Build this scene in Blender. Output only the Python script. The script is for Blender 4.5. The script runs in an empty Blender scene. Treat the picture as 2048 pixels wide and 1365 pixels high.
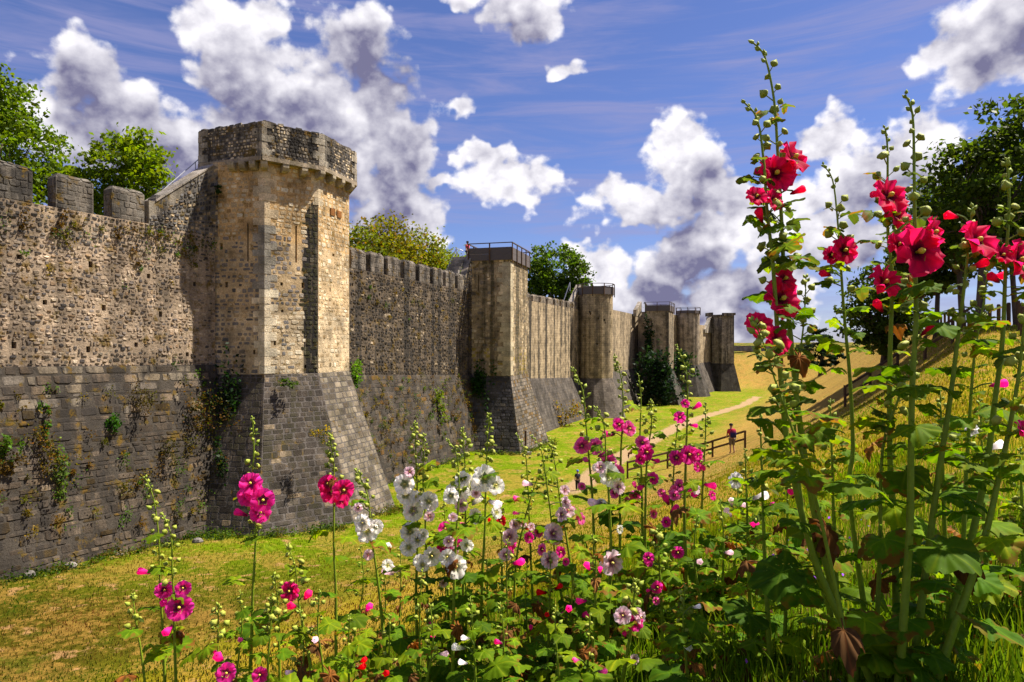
import bpy, math, random
import numpy as np
from mathutils import Vector, Matrix, Quaternion
R = math.radians
rng = random.Random(7)
NR = np.random.default_rng(11)
scene = bpy.context.scene
col = scene.collection
F = 1365.0          # focal length in photograph pixels (24 mm on 36 mm)
HZ = 692.0          # row of the horizon

# ------------------------------------------------------------------ camera
cam = bpy.data.cameras.new('camera'); cam_o = bpy.data.objects.new('camera', cam); col.objects.link(cam_o)
cam.lens = 24; cam.sensor_width = 36; cam.shift_y = 9.5 / 2048; cam.clip_start = 0.05; cam.clip_end = 5000
cam_o.location = (0, 0, 0); cam_o.rotation_euler = (R(90), 0, 0)
scene.camera = cam_o
vs = scene.view_settings
vs.view_transform = 'Standard'; vs.look = 'None'; vs.gamma = 1; vs.exposure = 1.32; vs.use_curve_mapping = False
scene.cycles.max_bounces = 5; scene.cycles.diffuse_bounces = 3; scene.cycles.use_denoising = True; scene.cycles.transparent_max_bounces = 8

# ------------------------------------------------------------------ light
SUN_AZ, SUN_EL = R(73), R(60)        # azimuth from +Y towards +X
S = Vector((math.sin(SUN_AZ) * math.cos(SUN_EL), math.cos(SUN_AZ) * math.cos(SUN_EL), math.sin(SUN_EL)))
sl = bpy.data.lights.new('sun', 'SUN'); sl.energy = 4.7; sl.angle = R(0.6); sl.color = (1.0, 0.92, 0.79)
so = bpy.data.objects.new('sun', sl); col.objects.link(so); so.rotation_euler = S.to_track_quat('Z', 'Y').to_euler(); so.location = (20, 10, 60)


class NT:
    """small helper that adds nodes to a tree"""
    def __init__(s, tree): s.t = tree; s.n = tree.nodes; s.l = tree.links
    def node(s, typ, **kw):
        n = s.n.new(typ)
        for k, v in kw.items(): setattr(n, k, v)
        return n
    def put(s, sock, v):
        if isinstance(v, bpy.types.NodeSocket): s.l.new(v, sock)
        elif v is not None:
            try: sock.default_value = v
            except Exception: sock.default_value = (*v, 1.0)
    def math(s, op, a, b=None, c=None, clamp=False):
        n = s.node('ShaderNodeMath', operation=op, use_clamp=clamp)
        s.put(n.inputs[0], a)
        if b is not None: s.put(n.inputs[1], b)
        if c is not None: s.put(n.inputs[2], c)
        return n.outputs[0]
    def vec(s, op, a, b=None, scale=None):
        n = s.node('ShaderNodeVectorMath', operation=op)
        s.put(n.inputs[0], a)
        if b is not None: s.put(n.inputs[1], b)
        if scale is not None: s.put(n.inputs['Scale'], scale)
        return n.outputs['Value'] if op in ('LENGTH', 'DOT_PRODUCT', 'DISTANCE') else n.outputs['Vector']
    def mix(s, f, a, b, blend='MIX'):
        n = s.node('ShaderNodeMix', data_type='RGBA', blend_type=blend)
        s.put(n.inputs[0], f); s.put(n.inputs[6], a); s.put(n.inputs[7], b)
        return n.outputs[2]
    def rng(s, v, a, b, c=0.0, d=1.0, smooth=False):
        n = s.node('ShaderNodeMapRange'); n.interpolation_type = 'SMOOTHSTEP' if smooth else 'LINEAR'
        s.put(n.inputs[0], v); n.inputs[1].default_value = a; n.inputs[2].default_value = b
        n.inputs[3].default_value = c; n.inputs[4].default_value = d
        return n.outputs[0]
    def noise(s, v, scale, detail=4, rough=0.5, dist=0.0, color=False):
        n = s.node('ShaderNodeTexNoise'); s.put(n.inputs['Vector'], v)
        n.inputs['Scale'].default_value = scale; n.inputs['Detail'].default_value = detail
        n.inputs['Roughness'].default_value = rough; n.inputs['Distortion'].default_value = dist
        return n.outputs[1] if color else n.outputs[0]
    def comb(s, x, y, z):
        n = s.node('ShaderNodeCombineXYZ'); s.put(n.inputs[0], x); s.put(n.inputs[1], y); s.put(n.inputs[2], z); return n.outputs[0]


SKY_TINT = (0.36, 0.36, 0.51)


def add_world():
    w = bpy.data.worlds.new('World'); scene.world = w; w.use_nodes = True
    w.node_tree.nodes.clear(); T = NT(w.node_tree)
    sky = T.node('ShaderNodeTexSky', sky_type='NISHITA', sun_disc=False)
    sky.sun_elevation = SUN_EL; sky.sun_rotation = SUN_AZ
    sky.air_density = 1.0; sky.dust_density = 0.35; sky.ozone_density = 4.0; sky.altitude = 100
    d = T.node('ShaderNodeTexCoord').outputs['Generated']
    d = T.vec('NORMALIZE', d)
    sep = T.node('ShaderNodeSeparateXYZ'); T.put(sep.inputs[0], d)
    x, y, z = sep.outputs
    az = T.math('ARCTAN2', x, y)
    el = T.math('ARCSINE', z)
    # cumulus: warped ellipses in azimuth and elevation, ragged by several octaves of noise
    wn = T.noise(d, 7.0, 2, 0.55, color=True)
    wnv = T.node('ShaderNodeSeparateXYZ'); T.put(wnv.inputs[0], wn); wnv = wnv.outputs[2]
    wn2 = T.noise(d, 24.0, 2, 0.6, color=True)
    ae = T.comb(az, el, 0.0)
    w1 = T.vec('SCALE', T.vec('SUBTRACT', wn, (0.5, 0.5, 0.5)), scale=0.07)
    w2 = T.vec('SCALE', T.vec('SUBTRACT', wn2, (0.5, 0.5, 0.5)), scale=0.055)
    p = T.vec('ADD', T.vec('ADD', ae, w1), w2)
    B = [  # centre px, py, half-width, half-height in photograph pixels
        (425, 55, 100, 70), (540, 40, 70, 55), (490, 150, 120, 110), (560, 250, 130, 120), (640, 330, 170, 110),
        (720, 105, 115, 110), (750, 215, 95, 110), (780, 300, 95, 85), (815, 310, 70, 45), (780, 400, 100, 95), (835, 440, 60, 60),
        (160, 170, 110, 85), (265, 225, 130, 85), (190, 290, 170, 80), (380, 300, 120, 110), (740, 480, 150, 60),
        (1040, 12, 115, 60), (920, 3, 65, 28), (918, 215, 42, 30), (1120, 130, 42, 24),
        (960, 318, 75, 38), (1015, 368, 110, 52), (885, 370, 45, 22), (1052, 400, 55, 32),
        (1362, 285, 75, 62), (1392, 355, 110, 78), (1445, 400, 80, 55), (1240, 400, 110, 48), (1320, 425, 170, 45),
        (1180, 520, 55, 45), (1215, 560, 65, 70), (1330, 600, 220, 48), (1400, 495, 140, 70), (1340, 545, 120, 55), (1490, 570, 110, 70),
        (1650, 290, 75, 48), (1580, 395, 80, 60), (1765, 360, 140, 95), (1840, 310, 110, 75), (1640, 470, 70, 60), (1520, 450, 80, 70),
        (330, 330, 170, 90), (600, 190, 120, 110), (640, 250, 150, 110), (470, 290, 150, 110), (90, 250, 120, 80), (1560, 560, 100, 60), (1700, 490, 130, 70), (1430, 640, 190, 36), (1960, 85, 130, 100), (2050, 40, 150, 110), (1880, 115, 70, 45), (700, 545, 200, 40)]
    blobs = []
    for px, py, a, b in B:
        A = math.atan2(px - 1024, F); r = math.hypot(px - 1024, F)
        E = math.atan2(HZ - py, r)
        blobs.append((A, E, a / F * math.cos(A) ** 1.5 * 1.12, b / F * math.cos(A) * 1.12))
    k = random.Random(3)          # the same kind of sky goes on all round
    while len(blobs) < len(B) + 18:
        A = k.uniform(-math.pi, math.pi); E = k.uniform(0.03, 1.2)
        if abs(A) < 0.75 and E < 0.62: continue
        s = k.uniform(0.12, 0.25); blobs.append((A, E, s * k.uniform(1, 1.9) / max(0.35, math.cos(E)), s * k.uniform(.6, 1)))
    acc = None; low = None
    p2 = T.vec('ADD', p, (-0.008, 0.030, 0))             # looking up towards the sunny side: how much cloud lies above
    for A, E, a, b in blobs:
        if a * b > 0.004:
            q = T.vec('MULTIPLY', T.vec('SUBTRACT', p2, (A, E, 0)), (1 / a, 1 / b, 0))
            v = T.math('SUBTRACT', 1.0, T.vec('LENGTH', q))
            low = v if low is None else T.math('SMOOTH_MAX', low, v, 0.3)
        q = T.vec('MULTIPLY', T.vec('SUBTRACT', p, (A, E, 0)), (1 / a, 1 / b, 0))
        pk, gain = (1.0, 1.0) if a * b > 0.0006 else (0.8, 0.30)
        v = T.math('SUBTRACT', pk * gain, T.math('MULTIPLY', T.vec('LENGTH', q), gain)) if gain < 1 else T.math('SUBTRACT', 1.0, T.vec('LENGTH', q))
        acc = v if acc is None else T.math('SMOOTH_MAX', acc, v, 0.3)
    dv = T.vec('MULTIPLY', d, (1, 1, 1.2))
    fb = T.noise(dv, 15.0, 6, 0.58)
    vor = T.node('ShaderNodeTexVoronoi', feature='SMOOTH_F1'); T.put(vor.inputs['Vector'], T.vec('ADD', dv, T.vec('SCALE', wn2, scale=0.045)))
    vor.inputs['Scale'].default_value = 30; vor.inputs['Detail'].default_value = 1.0; vor.inputs['Roughness'].default_value = 0.45; vor.inputs['Smoothness'].default_value = 0.5
    puff = T.math('SUBTRACT', 0.42, vor.outputs['Distance'])
    dens = T.math('ADD', acc, T.math('MULTIPLY', T.math('SUBTRACT', fb, 0.5), 1.35))
    dens = T.math('ADD', dens, T.math('MULTIPLY', puff, 0.45))
    alpha = T.rng(dens, 0.03, 0.33, 0, 1, True)
    # shade: thin rims let the sun through, thick cores do not; billows shade each other away from the sun
    sh1 = T.noise(T.vec('ADD', dv, (S.x * 0.010, S.y * 0.010, 0.020)), 15.0, 6, 0.58)
    grad = T.math('SUBTRACT', fb, sh1)
    thick = T.math('ADD', low, T.math('ADD', T.math('MULTIPLY', T.math('SUBTRACT', wnv, 0.5), 1.3), T.math('MULTIPLY', T.math('SUBTRACT', fb, 0.5), 0.7)))
    core = T.rng(thick, -0.10, 1.15, 0, 1, True)
    lit = T.math('ADD', T.math('SUBTRACT', 1.0, T.math('MULTIPLY', core, 0.88)), T.math('MULTIPLY', grad, 1.7))
    lit = T.math('ADD', lit, T.math('MULTIPLY', puff, 0.55), clamp=True)
    cc = T.mix(lit, (0.80, 0.78, 1.32), (4.3, 4.2, 4.4))
    # thin high cirrus streaks
    cs = T.noise(T.vec('MULTIPLY', T.comb(T.math('ADD', az, T.math('MULTIPLY', el, .35)), el, 0), (2.2, 22, 1)), 1.6, 5, 0.62, 0.6)
    cir = T.math('MULTIPLY', T.rng(cs, 0.38, 0.72, 0, 0.6, True), T.rng(el, -0.02, 0.05, 0, 1))
    base = T.mix(1.0, sky.outputs[0], SKY_TINT, 'MULTIPLY')
    c1 = T.mix(cir, base, (1.45, 1.45, 2.5))
    c2 = T.mix(alpha, c1, cc)
    bg = T.node('ShaderNodeBackground'); T.put(bg.inputs[0], c2); bg.inputs[1].default_value = 0.10
    out = T.node('ShaderNodeOutputWorld'); T.l.new(bg.outputs[0], out.inputs[0])
    w.cycles.sampling_method = 'NONE'


add_world()


# ------------------------------------------------------------------ helpers
def pix(px, py, Y): return Vector(((px - 1024) / F * Y, Y, (HZ - py) / F * Y))


class MB:
    """mesh builder with one colour per vertex (alpha carries an amount, e.g. weathering)"""
    def __init__(s): s.v = []; s.f = []; s.c = []
    def add(s, vs, fs, c=(1, 1, 1, 0)):
        o = len(s.v); s.v.extend(tuple(v) for v in vs)
        s.f.extend(tuple(i + o for i in f) for f in fs)
        if len(c) and not isinstance(c[0], (tuple, list)): s.c.extend([c] * len(vs))
        else: s.c.extend(c)
    def box(s, c, size, rot=None, colr=(1, 1, 1, 0)):
        c = Vector(c); hx, hy, hz = [k / 2 for k in size]
        P = [Vector((sx * hx, sy * hy, sz * hz)) for sz in (-1, 1) for sy in (-1, 1) for sx in (-1, 1)]
        if rot is not None: P = [rot @ p for p in P]
        s.add([c + p for p in P], [(0, 2, 3, 1), (4, 5, 7, 6), (0, 1, 5, 4), (2, 6, 7, 3), (0, 4, 6, 2), (1, 3, 7, 5)], colr)
    def tube(s, pts, rad, n=6, colr=(1, 1, 1, 0), cap=True):
        pts = [Vector(p) for p in pts]; m = len(pts); vs = []; up = Vector((0.3, 0.2, 1)).normalized()
        for i, p in enumerate(pts):
            t = (pts[min(i + 1, m - 1)] - pts[max(i - 1, 0)]).normalized()
            a = t.cross(Vector((0, 1, 0.13))) if abs(t.y) < 0.8 else t.cross(Vector((1, 0, 0.1)))
            a.normalize(); b = t.cross(a)
            r = rad[i] if isinstance(rad, (list, tuple)) else rad
            for k in range(n):
                an = 2 * math.pi * k / n; vs.append(p + (a * math.cos(an) + b * math.sin(an)) * r)
        fs = [(i * n + k, i * n + (k + 1) % n, (i + 1) * n + (k + 1) % n, (i + 1) * n + k) for i in range(m - 1) for k in range(n)]
        if cap: fs += [tuple(range(n))[::-1], tuple(range((m - 1) * n, m * n))]
        s.add(vs, fs, colr)
    def mesh(s, name, mat, smooth=False):
        me = bpy.data.meshes.new(name); me.from_pydata(s.v, [], s.f)
        ca = me.color_attributes.new('Col', 'FLOAT_COLOR', 'POINT')
        ca.data.foreach_set('color', np.array([(c if len(c) == 4 else (*c, 0)) for c in s.c], dtype=np.float32).ravel())
        if mat: me.materials.append(mat)
        if smooth: me.polygons.foreach_set('use_smooth', [True] * len(me.polygons))
        me.update(); return me


def np_mesh(name, V, Fc, C, mat, smooth=False):
    """big mesh from numpy arrays: V (n,3), Fc (m,k), C (n,4)"""
    me = bpy.data.meshes.new(name); n = len(V); m, k = Fc.shape
    me.vertices.add(n); me.vertices.foreach_set('co', np.ascontiguousarray(V, dtype=np.float32).ravel())
    me.loops.add(m * k); me.loops.foreach_set('vertex_index', np.ascontiguousarray(Fc, dtype=np.int32).ravel())
    me.polygons.add(m); me.polygons.foreach_set('loop_start', np.arange(0, m * k, k, dtype=np.int32))
    me.update(calc_edges=True)
    ca = me.color_attributes.new('Col', 'FLOAT_COLOR', 'POINT'); ca.data.foreach_set('color', np.ascontiguousarray(C, dtype=np.float32).ravel())
    if mat: me.materials.append(mat)
    if smooth: me.polygons.foreach_set('use_smooth', np.ones(m, dtype=bool))
    return me


def obj(name, me, parent=None, loc=None, rot=None, scale=None):
    o = bpy.data.objects.new(name, me); col.objects.link(o)
    if parent is not None:
        o.parent = parent
        if loc is None: loc = -parent.location      # vertices given in world coordinates
    if loc is not None: o.location = loc
    if rot is not None:
        o.rotation_mode = 'QUATERNION'; o.rotation_quaternion = rot
    if scale is not None: o.scale = scale if not isinstance(scale, (int, float)) else (scale,) * 3
    return o


def thing(name, label, cat, loc=(0, 0, 0), group=None):
    o = bpy.data.objects.new(name, None); col.objects.link(o); o.location = loc; o.empty_display_size = 0.2
    return tag(o, label, cat, group)


def tag(o, label=None, cat=None, group=None, kind=None):
    if label: o['label'] = label
    if cat: o['category'] = cat
    if group: o['group'] = group
    if kind: o['kind'] = kind
    return o


# ------------------------------------------------------------------ materials
def new_mat(name):
    m = bpy.data.materials.new(name); m.use_nodes = True; m.node_tree.nodes.clear(); T = NT(m.node_tree)
    out = T.node('ShaderNodeOutputMaterial'); return m, T, out


def principled(T, color, rough=0.9, spec=0.2, metal=0.0, normal=None):
    b = T.node('ShaderNodeBsdfPrincipled'); T.put(b.inputs['Base Color'], color); T.put(b.inputs['Roughness'], rough)
    b.inputs['Specular IOR Level'].default_value = spec; b.inputs['Metallic'].default_value = metal
    if normal is not None: T.put(b.inputs['Normal'], normal)
    return b.outputs[0]


def bump(T, h, strength, dist):
    b = T.node('ShaderNodeBump'); T.put(b.inputs['Height'], h); b.inputs['Strength'].default_value = strength; b.inputs['Distance'].default_value = dist
    return b.outputs[0]


def attr(T):
    a = T.node('ShaderNodeAttribute', attribute_name='Col'); return a.outputs['Color'], a.outputs['Alpha']


def stone_mat(name, dark=(0.03, 0.027, 0.025), moss=0.5, course=0.0, fine=16.0):
    m, T, out = new_mat(name); c, al = attr(T)
    pos = T.node('ShaderNodeNewGeometry').outputs['Position']
    n1 = T.noise(pos, fine, 4, 0.68); n2 = T.noise(pos, 1.1, 3, 0.6); n3 = T.noise(pos, 70, 1, 0.6)
    k = T.math('MULTIPLY', T.rng(n1, 0.25, 0.75, 0.55, 1.35), T.rng(n2, 0.3, 0.7, 0.50, 1.38))
    k = T.math('MULTIPLY', k, T.rng(n3, 0.25, 0.75, 0.75, 1.22))
    kk = T.node('ShaderNodeCombineColor'); [T.put(kk.inputs[i], k) for i in range(3)]
    base = T.mix(1.0, c, kk.outputs[0], 'MULTIPLY')
    # soot-black runs under the wall head, following rain paths
    st = T.noise(T.vec('MULTIPLY', pos, (1.5, 1.5, 0.055)), 1.0, 4, 0.62, 0.25)
    st2 = T.noise(pos, 2.3, 3, 0.65)
    s = T.rng(T.math('ADD', st, T.math('MULTIPLY', T.math('SUBTRACT', st2, 0.5), 0.34)), 0.44, 0.60, 0, 1, True)
    s = T.math('ADD', T.math('MULTIPLY', s, T.math('MINIMUM', al, 1.0)), T.math('MAXIMUM', T.math('SUBTRACT', al, 1.0), 0.0), clamp=True)   # above 1: a run that is always wet
    base = T.mix(s, base, dark)
    if moss:
        mn = T.noise(pos, 1.7, 4, 0.7); mo = T.rng(mn, 0.56, 0.66, 0, moss, True)
        mc = T.mix(T.noise(pos, 5.0, 0), (0.05, 0.05, 0.006), (0.21, 0.11, 0.014))
        base = T.mix(mo, base, mc)
    h = T.math('ADD', T.math('MULTIPLY', n1, 1.0), T.math('MULTIPLY', n3, 0.4))
    if course:
        br = T.node('ShaderNodeTexBrick'); sp = T.node('ShaderNodeSeparateXYZ'); T.put(sp.inputs[0], pos)
        T.put(br.inputs['Vector'], T.comb(T.math('ADD', sp.outputs[0], T.math('MULTIPLY', sp.outputs[1], 0.9)), sp.outputs[2], 0))
        br.inputs['Scale'].default_value = 1.0; br.inputs['Brick Width'].default_value = 0.6; br.inputs['Row Height'].default_value = 0.26
        br.inputs['Mortar Size'].default_value = 0.025; br.inputs['Color1'].default_value = (.8, .8, .8, 1); br.inputs['Color2'].default_value = (1.15, 1.15, 1.15, 1)
        br.inputs['Mortar'].default_value = (0.55, 0.55, 0.55, 1)
        base = T.mix(course, base, br.outputs[0], 'MULTIPLY')
    T.l.new(principled(T, base, 0.95, 0.12, normal=bump(T, h, 0.8, 0.035)), out.inputs[0])
    return m


def simple_mat(name, color, rough=0.8, spec=0.2, metal=0.0, nscale=20, amp=0.3, stretch=(1, 1, 1), use_attr=False):
    m, T, out = new_mat(name)
    pos = T.node('ShaderNodeTexCoord').outputs['Object']
    n = T.noise(T.vec('MULTIPLY', pos, stretch), nscale, 5, 0.6)
    k = T.rng(n, 0.25, 0.75, 1 - amp, 1 + amp); kk = T.node('ShaderNodeCombineColor'); [T.put(kk.inputs[i], k) for i in range(3)]
    c0 = attr(T)[0] if use_attr else (*color, 1)
    T.l.new(principled(T, T.mix(1.0, c0, kk.outputs[0], 'MULTIPLY'), rough, spec, metal, bump(T, n, 0.3, 0.01)), out.inputs[0])
    return m


def leaf_mat(name, trans=0.45, rough=0.5, spec=0.25, holes=0.0, tint=None, vary=0.35, tcol=None):
    """thin leaf or petal: reflects its colour and lets light through"""
    m, T, out = new_mat(name); c, al = attr(T)
    oi = T.node('ShaderNodeObjectInfo').outputs['Random']
    tc = T.node('ShaderNodeTexCoord').outputs['Object']
    n = T.noise(T.vec('ADD', tc, T.comb(oi, T.math('MULTIPLY', oi, 37.0), 0)), 2.3, 4, 0.6)
    k = T.math('MULTIPLY', T.rng(n, 0.3, 0.7, 1 - vary * .6, 1 + vary * .6), T.rng(oi, 0, 1, 1 - vary, 1 + vary))
    kk = T.node('ShaderNodeCombineColor'); [T.put(kk.inputs[i], k) for i in range(3)]
    base = T.mix(1.0, c, kk.outputs[0], 'MULTIPLY')
    if tint:                                          # part of the leaves yellow and brown at the rim
        f = T.math('MULTIPLY', T.rng(T.math('ADD', T.math('MULTIPLY', n, 1.0), T.math('MULTIPLY', al, 0.40)), 0.78, 0.90, 0, 1, True), T.rng(oi, 0.62, 0.8, 0, 1))
        base = T.mix(f, base, tint)
    p = principled(T, base, rough, spec)
    tr = T.node('ShaderNodeBsdfTranslucent')
    T.put(tr.inputs[0], T.mix(1.0, base, tcol or (1.5, 1.5, 0.6), 'MULTIPLY'))
    mx = T.node('ShaderNodeMixShader'); mx.inputs[0].default_value = trans
    T.l.new(p, mx.inputs[1]); T.l.new(tr.outputs[0], mx.inputs[2])
    res = mx.outputs[0]
    if holes:
        vo = T.node('ShaderNodeTexVoronoi'); T.put(vo.inputs['Vector'], T.vec('ADD', tc, T.comb(oi, oi, 0))); vo.inputs['Scale'].default_value = 9
        hn = T.noise(tc, 3, 2)
        hf = T.math('MULTIPLY', T.math('LESS_THAN', vo.outputs['Distance'], holes), T.math('GREATER_THAN', hn, 0.5))
        tp = T.node('ShaderNodeBsdfTransparent'); m2 = T.node('ShaderNodeMixShader')
        T.put(m2.inputs[0], hf); T.l.new(res, m2.inputs[1]); T.l.new(tp.outputs[0], m2.inputs[2]); res = m2.outputs[0]
    T.l.new(res, out.inputs[0]); return m


def ground_mat():
    m, T, out = new_mat('turf'); c, al = attr(T)          # alpha: 1 on the trodden path
    pos = T.node('ShaderNodeNewGeometry').outputs['Position']
    n1 = T.noise(pos, 0.55, 5, 0.6); n2 = T.noise(pos, 5.0, 6, 0.7); n3 = T.noise(pos, 45, 3, 0.6)
    dry = T.rng(T.math('ADD', n1, T.math('MULTIPLY', T.math('SUBTRACT', n2, 0.5), 0.7)), 0.44, 0.60, 0, 0.85, True)
    g = T.mix(dry, c, T.mix(0.55, c, (0.34, 0.18, 0.045, 1)))
    soil = T.rng(T.noise(pos, 1.3, 4, 0.7), 0.585, 0.66, 0, 0.8, True)
    g = T.mix(soil, g, (0.36, 0.20, 0.085, 1))
    gr = T.rng(T.noise(pos, 0.9, 5, 0.7), 0.54, 0.66, 0, 0.8, True)
    g = T.mix(gr, g, T.mix(0.5, c, (0.035, 0.075, 0.003, 1)))
    k = T.math('MULTIPLY', T.rng(n2, 0.3, 0.7, 0.62, 1.3), T.rng(n3, 0.3, 0.7, 0.6, 1.35)); kk = T.node('ShaderNodeCombineColor'); [T.put(kk.inputs[i], k) for i in range(3)]
    g = T.mix(1.0, g, kk.outputs[0], 'MULTIPLY')
    f = T.rng(T.math('ADD', al, T.math('MULTIPLY', T.math('SUBTRACT', n2, 0.5), 0.9)), 0.35, 0.65, 0, 1, True)
    pc = T.mix(n3, (0.25, 0.165, 0.085, 1), (0.38, 0.265, 0.15, 1))
    T.l.new(principled(T, T.mix(f, g, pc), 0.95, 0.03, normal=bump(T, T.math('ADD', n2, n3), 0.9, 0.06)), out.inputs[0])
    return m


M = {}
M['stone'] = stone_mat('weathered_stone', moss=0.75)
M['stone_clean'] = stone_mat('cream_stone', dark=(0.045, 0.042, 0.022), moss=0.0)
M['stone_far'] = stone_mat('far_masonry', moss=0.25, course=0.55, fine=9)
M['turf'] = ground_mat()
M['blade'] = leaf_mat('grass_blade', 0.4, 0.7, 0.05, vary=0.1)
M['treeleaf'] = leaf_mat('tree_leaf', 0.45, 0.5, 0.12, vary=0.0)
M['leaf'] = leaf_mat('mallow_leaf', 0.5, 0.65, 0.09, tint=(0.22, 0.10, 0.014, 1))
M['leaf_eaten'] = leaf_mat('eaten_mallow_leaf', 0.5, 0.65, 0.09, holes=0.15, tint=(0.22, 0.10, 0.014, 1))
M['deadleaf'] = leaf_mat('withered_leaf', 0.25, 0.8, 0.1, tcol=(1.4, 0.9, 0.4))
M['petal'] = leaf_mat('petal', 0.66, 0.6, 0.12, vary=0.13, tcol=(1.35, 1.3, 1.3))
M['stem'] = simple_mat('green_stem', (1, 1, 1), 0.55, 0.3, nscale=40, amp=0.25, use_attr=True)
M['bark'] = simple_mat('bark', (0.09, 0.065, 0.05), 0.95, 0.1, nscale=9, amp=0.45, stretch=(1, 1, .25))
M['wood'] = simple_mat('grey_timber', (0.10, 0.085, 0.085), 0.85, 0.2, nscale=6, amp=0.35, stretch=(3, 3, 14))
M['fencewood'] = simple_mat('brown_timber', (0.085, 0.05, 0.03), 0.9, 0.15, nscale=8, amp=0.35)
M['steel'] = simple_mat('galvanised_steel', (0.45, 0.45, 0.48), 0.45, 0.5, 0.6, nscale=15, amp=0.15)
M['asphalt'] = simple_mat('asphalt', (0.22, 0.22, 0.23), 0.95, 0.1, nscale=30, amp=0.25)
M['skin'] = simple_mat('skin', (0.45, 0.26, 0.18), 0.6, 0.3, nscale=10, amp=0.08)
M['cloth'] = simple_mat('cloth', (1, 1, 1), 0.9, 0.1, nscale=30, amp=0.12, use_attr=True)
M['rust'] = simple_mat('rusty_iron', (0.055, 0.025, 0.015), 0.8, 0.3, nscale=30, amp=0.3)

# ------------------------------------------------------------------ terrain
CREST = np.array([(-28, -45, -1.3), (-3.0, -5.0, -1.35), (1.2, 1.6, -1.05), (9.3, 13.5, -0.95), (18.7, 27, 0.75), (36, 62, 1.3), (58, 110, 0.9), (70, 140, -0.4), (60, 158, -1.3), (20, 166, -1.4), (-80, 168, -1.4)])
PATH = np.array([(3.3, 38.0), (7.4, 48.5), (12.5, 60), (21, 77), (32, 97), (44, 122)])


def seg_dist(P, line):
    """signed distance (left negative) of points P (n,2) to a polyline, and the interpolated third column"""
    best = np.full(len(P), 1e9); sg = np.zeros(len(P)); h = np.zeros(len(P))
    for a, b in zip(line[:-1], line[1:]):
        d = b[:2] - a[:2]; L = np.dot(d, d); t = np.clip(((P - a[:2]) @ d) / L, 0, 1)
        q = a[:2] + t[:, None] * d; r = P - q; ds = np.hypot(r[:, 0], r[:, 1])
        cr = d[0] * r[:, 1] - d[1] * r[:, 0]
        u = ds < best - 1e-9
        best[u] = ds[u]; sg[u] = np.where(cr[u] > 0, -1, 1)
        if line.shape[1] > 2: h[u] = (a[2] + t * (b[2] - a[2]))[u]
    return best * sg, h


def vnoise(x, y, s):
    return (np.sin(x * s + 1.3 * np.sin(y * s * .7)) + np.sin(y * s * 1.1 + 2 + 1.1 * np.sin(x * s * .9)) + .5 * np.sin((x + y) * s * 2.3)) / 2.5


def ground_h(x, y):
    x = np.atleast_1d(np.asarray(x, float)); y = np.atleast_1d(np.asarray(y, float))
    d, hc = seg_dist(np.stack([x, y], 1), CREST)
    fl = np.interp(y, [0, 21, 28, 34, 75, 105, 140], [-7.2, -7.45, -7.9, -8.1, -8.1, -9.0, -9.2])
    t = np.clip(-d / 17.5, 0, 1)
    far_ = np.clip((np.hypot(x, y) - 5) / 8, 0, 1) ; lin = np.clip(-d / 16.5, 0, 1)
    prof = 1 - (far_ * (1 - (1 - t) ** 1.65) + (1 - far_) * lin)
    z = fl + (hc - fl) * prof
    up = np.where(d > 0, np.minimum(np.maximum(d - 1.5, 0) * 0.055, 2.2), 0)
    z = z + up + 0.05 * vnoise(x, y, 0.9) + 0.10 * vnoise(x, y, .23)
    return z


def gh(x, y): return float(ground_h(x, y)[0])


def make_ground():
    na, nr = 560, 230
    a = np.linspace(-math.pi, math.pi, na, endpoint=False) ; a = a + 0.0
    # finer steps where the camera looks
    a = np.sign(a) * np.abs(a / math.pi) ** 1.7 * math.pi
    r = np.concatenate([[0.0], np.geomspace(0.5, 2500, nr)])
    A, RR = np.meshgrid(a, r, indexing='ij')
    x = (RR * np.sin(A)).ravel(); y = (RR * np.cos(A)).ravel()
    z = ground_h(x, y)
    d, hc = seg_dist(np.stack([x, y], 1), CREST); pd, _ = seg_dist(np.stack([x, y], 1), PATH)
    nz = vnoise(x, y, 0.35) * 0.5 + 0.5
    rr = np.hypot(x, y)
    floor = np.array([0.118, 0.182, 0.0025]); dryb = np.array([0.30, 0.205, 0.045]); lush = np.array([0.06, 0.11, 0.004]); yel = np.array([0.30, 0.225, 0.010])
    t = np.clip((d + 17.5) / 4, 0, 1)[:, None]
    bank = np.clip((y - 16) / 14, 0, 1)[:, None]
    bc = (yel * (1 - bank) + dryb * bank)
    C = floor * (1 - t) + bc * t
    dim_dryfl = np.clip((27 - y) / 8, 0, 1)[:, None] * (1 - t) * 0.9
    C = C * (1 - dim_dryfl) + np.array([0.070, 0.052, 0.005]) * dim_dryfl  # near floor: dry brown grass, with shade by the wall darkened into the colour
    near = np.clip((7.5 - rr) / 3.0, 0, 1)[:, None]
    C = C * (1 - near) + lush * near
    rt = np.clip((d - 0.5) / 2, 0, 1)[:, None] * (1 - near)
    C = C * (1 - rt) + np.array([0.07, 0.10, 0.012]) * rt
    C = C * (0.85 + 0.3 * nz[:, None])
    pm = np.clip(1.3 - np.abs(pd) / 1.0, 0, 1) * (d < -8)
    V = np.stack([x, y, z], 1); n1 = len(r)
    i = np.arange(na)[:, None]; j = np.arange(n1 - 1)[None, :]
    i2 = (i + 1) % na
    Fc = np.stack([i * n1 + j, i * n1 + j + 1, i2 * n1 + j + 1, i2 * n1 + j], -1).reshape(-1, 4)
    Fc = Fc[:, ::-1]
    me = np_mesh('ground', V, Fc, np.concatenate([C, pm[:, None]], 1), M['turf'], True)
    return tag(obj('ground', me), kind='structure')


make_ground()

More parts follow.
